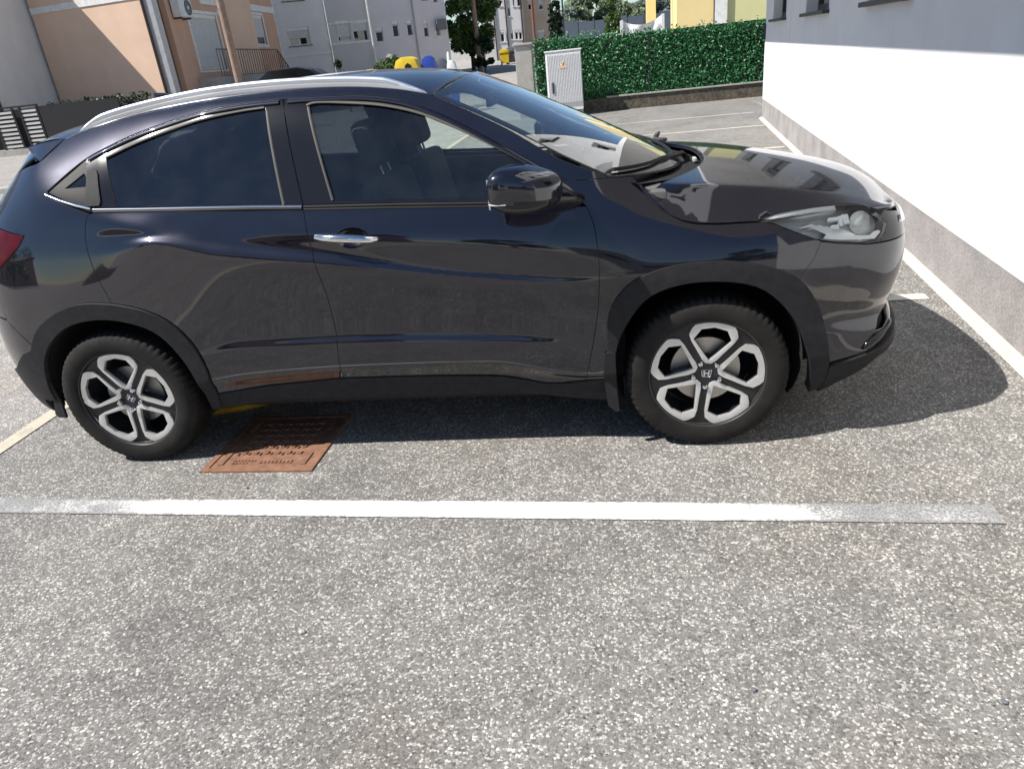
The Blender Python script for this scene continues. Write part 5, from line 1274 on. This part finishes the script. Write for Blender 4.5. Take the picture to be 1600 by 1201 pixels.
for q in (-.36,.36):
    h=MB();m2=mt@Matrix.Translation((0.01,q,.57));h.box(-.045,.045,-.12,.12,0,.15,m2);h.build('headrest','seat_cloth',s,smooth=True,bevel=.04,seg=3)
st=MB();st.tube([(.50+.06*math.sin(t),.38+.185*math.cos(t),.93+.17*math.sin(t)) for t in np.linspace(0,2*math.pi,29)],.014,8,False);st.tube([(.50,.21,.93),(.53,.38,.92),(.50,.55,.93)],.018,6);st.tube([(.53,.38,.92),(.68,.38,.86)],.03,8)
st.build('steering_wheel','dash_plastic',CAR,smooth=True)
rm=MB();rm.box(.395,.42,-.115,.115,1.395,1.455);rm.tube([(.42,0,1.43),(.47,0,1.475)],.012,6);rm.build('rear_view_mirror','dash_plastic',CAR,bevel=.01,smooth=True)
# headliner and inner pillars
panel('headliner',[(a+.0,-b+.05) for a,b in zip(xs,yD)]+[(a,b-.05) for a,b in zip(xs[::-1],yD[::-1])],'headliner',F=(lambda q:roofF(q)-[0,0,.04]),du=.08,dv=.08,gap=.01,thick=0)
for sd in (0,1):
    panel('pillar_lining',[(-.43,1.53),(-.30,1.53),(-.20,1.10),(-.36,1.10)],'dash_plastic',side=sd,off=-.055,thick=.02,gap=0)
    panel('door_lining',[(-1.2,1.17),(-.3,1.12),(.84,1.05),(.84,.45),(-.85,.45),(-.98,.75),(-1.2,.85)],'dash_plastic',side=sd,off=-.075,thick=.02,gap=0,du=.06,dv=.05)
    panel('pillar_lining',[(-1.25,1.37),(-1.16,1.37),(-1.10,1.18),(-1.5,1.18),(-1.55,1.3),(-1.42,1.43)],'dash_plastic',side=sd,off=-.05,thick=.0,gap=0)
    panel('pillar_lining',[(.25,1.47),(.43,1.39),(.65,1.27),(.9,1.13),(.80,1.10),(.62,1.215),(.40,1.335),(.22,1.42)],'dash_plastic',side=sd,off=-.045,thick=.0,gap=0)
raw('parcel_shelf',[(-1.0,-.66,1.12),(-1.0,.66,1.12),(-1.75,.6,1.12),(-1.75,-.6,1.12)],[(0,1,2,3)],'dash_plastic',CAR)
# ---------------- wipers and washer bits
wp=MB();a=[tuple(wsF(np.array([[t,.02+.03*(1-abs(t+.45)/.5)]]))[0]+[0.0,0,.014]) for t in np.linspace(-.95,-.12,14)]
wp.tube(a,.008,6);wp.build('wiper','black_trim',CAR,smooth=True)
wq=bpy.data.objects[[o.name for o in CAR.children if o.name.startswith('wiper')][0]]
MB().tube([a[7],(1.20,-.20,1.115),(1.29,.02,1.10),(1.315,.06,1.075)],[.007,.009,.012,.014],8).build('wiper_arm','black_trim',wq,smooth=True)
wp=MB();b_=[tuple(wsF(np.array([[t,.02+.035*(1-abs(t-.35)/.5)]]))[0]+[0.0,0,.014]) for t in np.linspace(-.10,.85,14)]
wp.tube(b_,.008,6);w2_=wp.build('wiper','black_trim',CAR,smooth=True)
MB().tube([b_[6],(1.245,.42,1.12),(1.20,.58,1.105),(1.185,.62,1.07)],[.007,.010,.014,.016],8).build('wiper_arm','dash_plastic',w2_,smooth=True)
MB().tube([(1.20,.60,1.06),(1.21,.60,1.125),(1.225,.59,1.14)],[.016,.014,.009],8).build('hinge_cover','dash_plastic',CAR,smooth=True)
MB().tube([(1.31,.05,1.05),(1.31,.05,1.085)],.02,10).build('wiper_pivot','dash_plastic',CAR,smooth=True)
MB().box(1.335,1.352,-.06,.0,1.064,1.082).build('washer_jet','lamp_housing',CAR,bevel=.004)
# number plate on the nose, edge-on, and the little badge on the bonnet lip
np_=MB();np_.box(2.196,2.204,-.26,.26,.565,.68);pl_=np_.build('number_plate_holder','black_trim',CAR,bevel=.003)
MB().box(2.2045,2.2065,-.25,.25,.572,.674).build('number_plate','lamp_white',pl_)
# aerial fin
af=MB();af.prism([(-1.28,0),(-1.10,0),(-1.22,.055),(-1.275,.062)],-.014,.014);f_=af.build('roof_aerial','car_paint',CAR,bevel=.008,smooth=True);f_.location=(0,0,1.548)

bm=bmesh.new();bmesh.ops.create_icosphere(bm,subdivisions=2,radius=.045)
for v_ in bm.verts: v_.co=Vector((v_.co.x*1.3,v_.co.y*1.6,v_.co.z*.5))*random.uniform(.8,1.15)
me=bpy.data.meshes.new('yellow_cloth');bm.to_mesh(me);bm.free();o=link('yellow_cloth',me,'yellow_cloth');o.location=(.80,-.42,1.11);tag(o,'small crumpled yellow cloth on the dashboard','cloth')
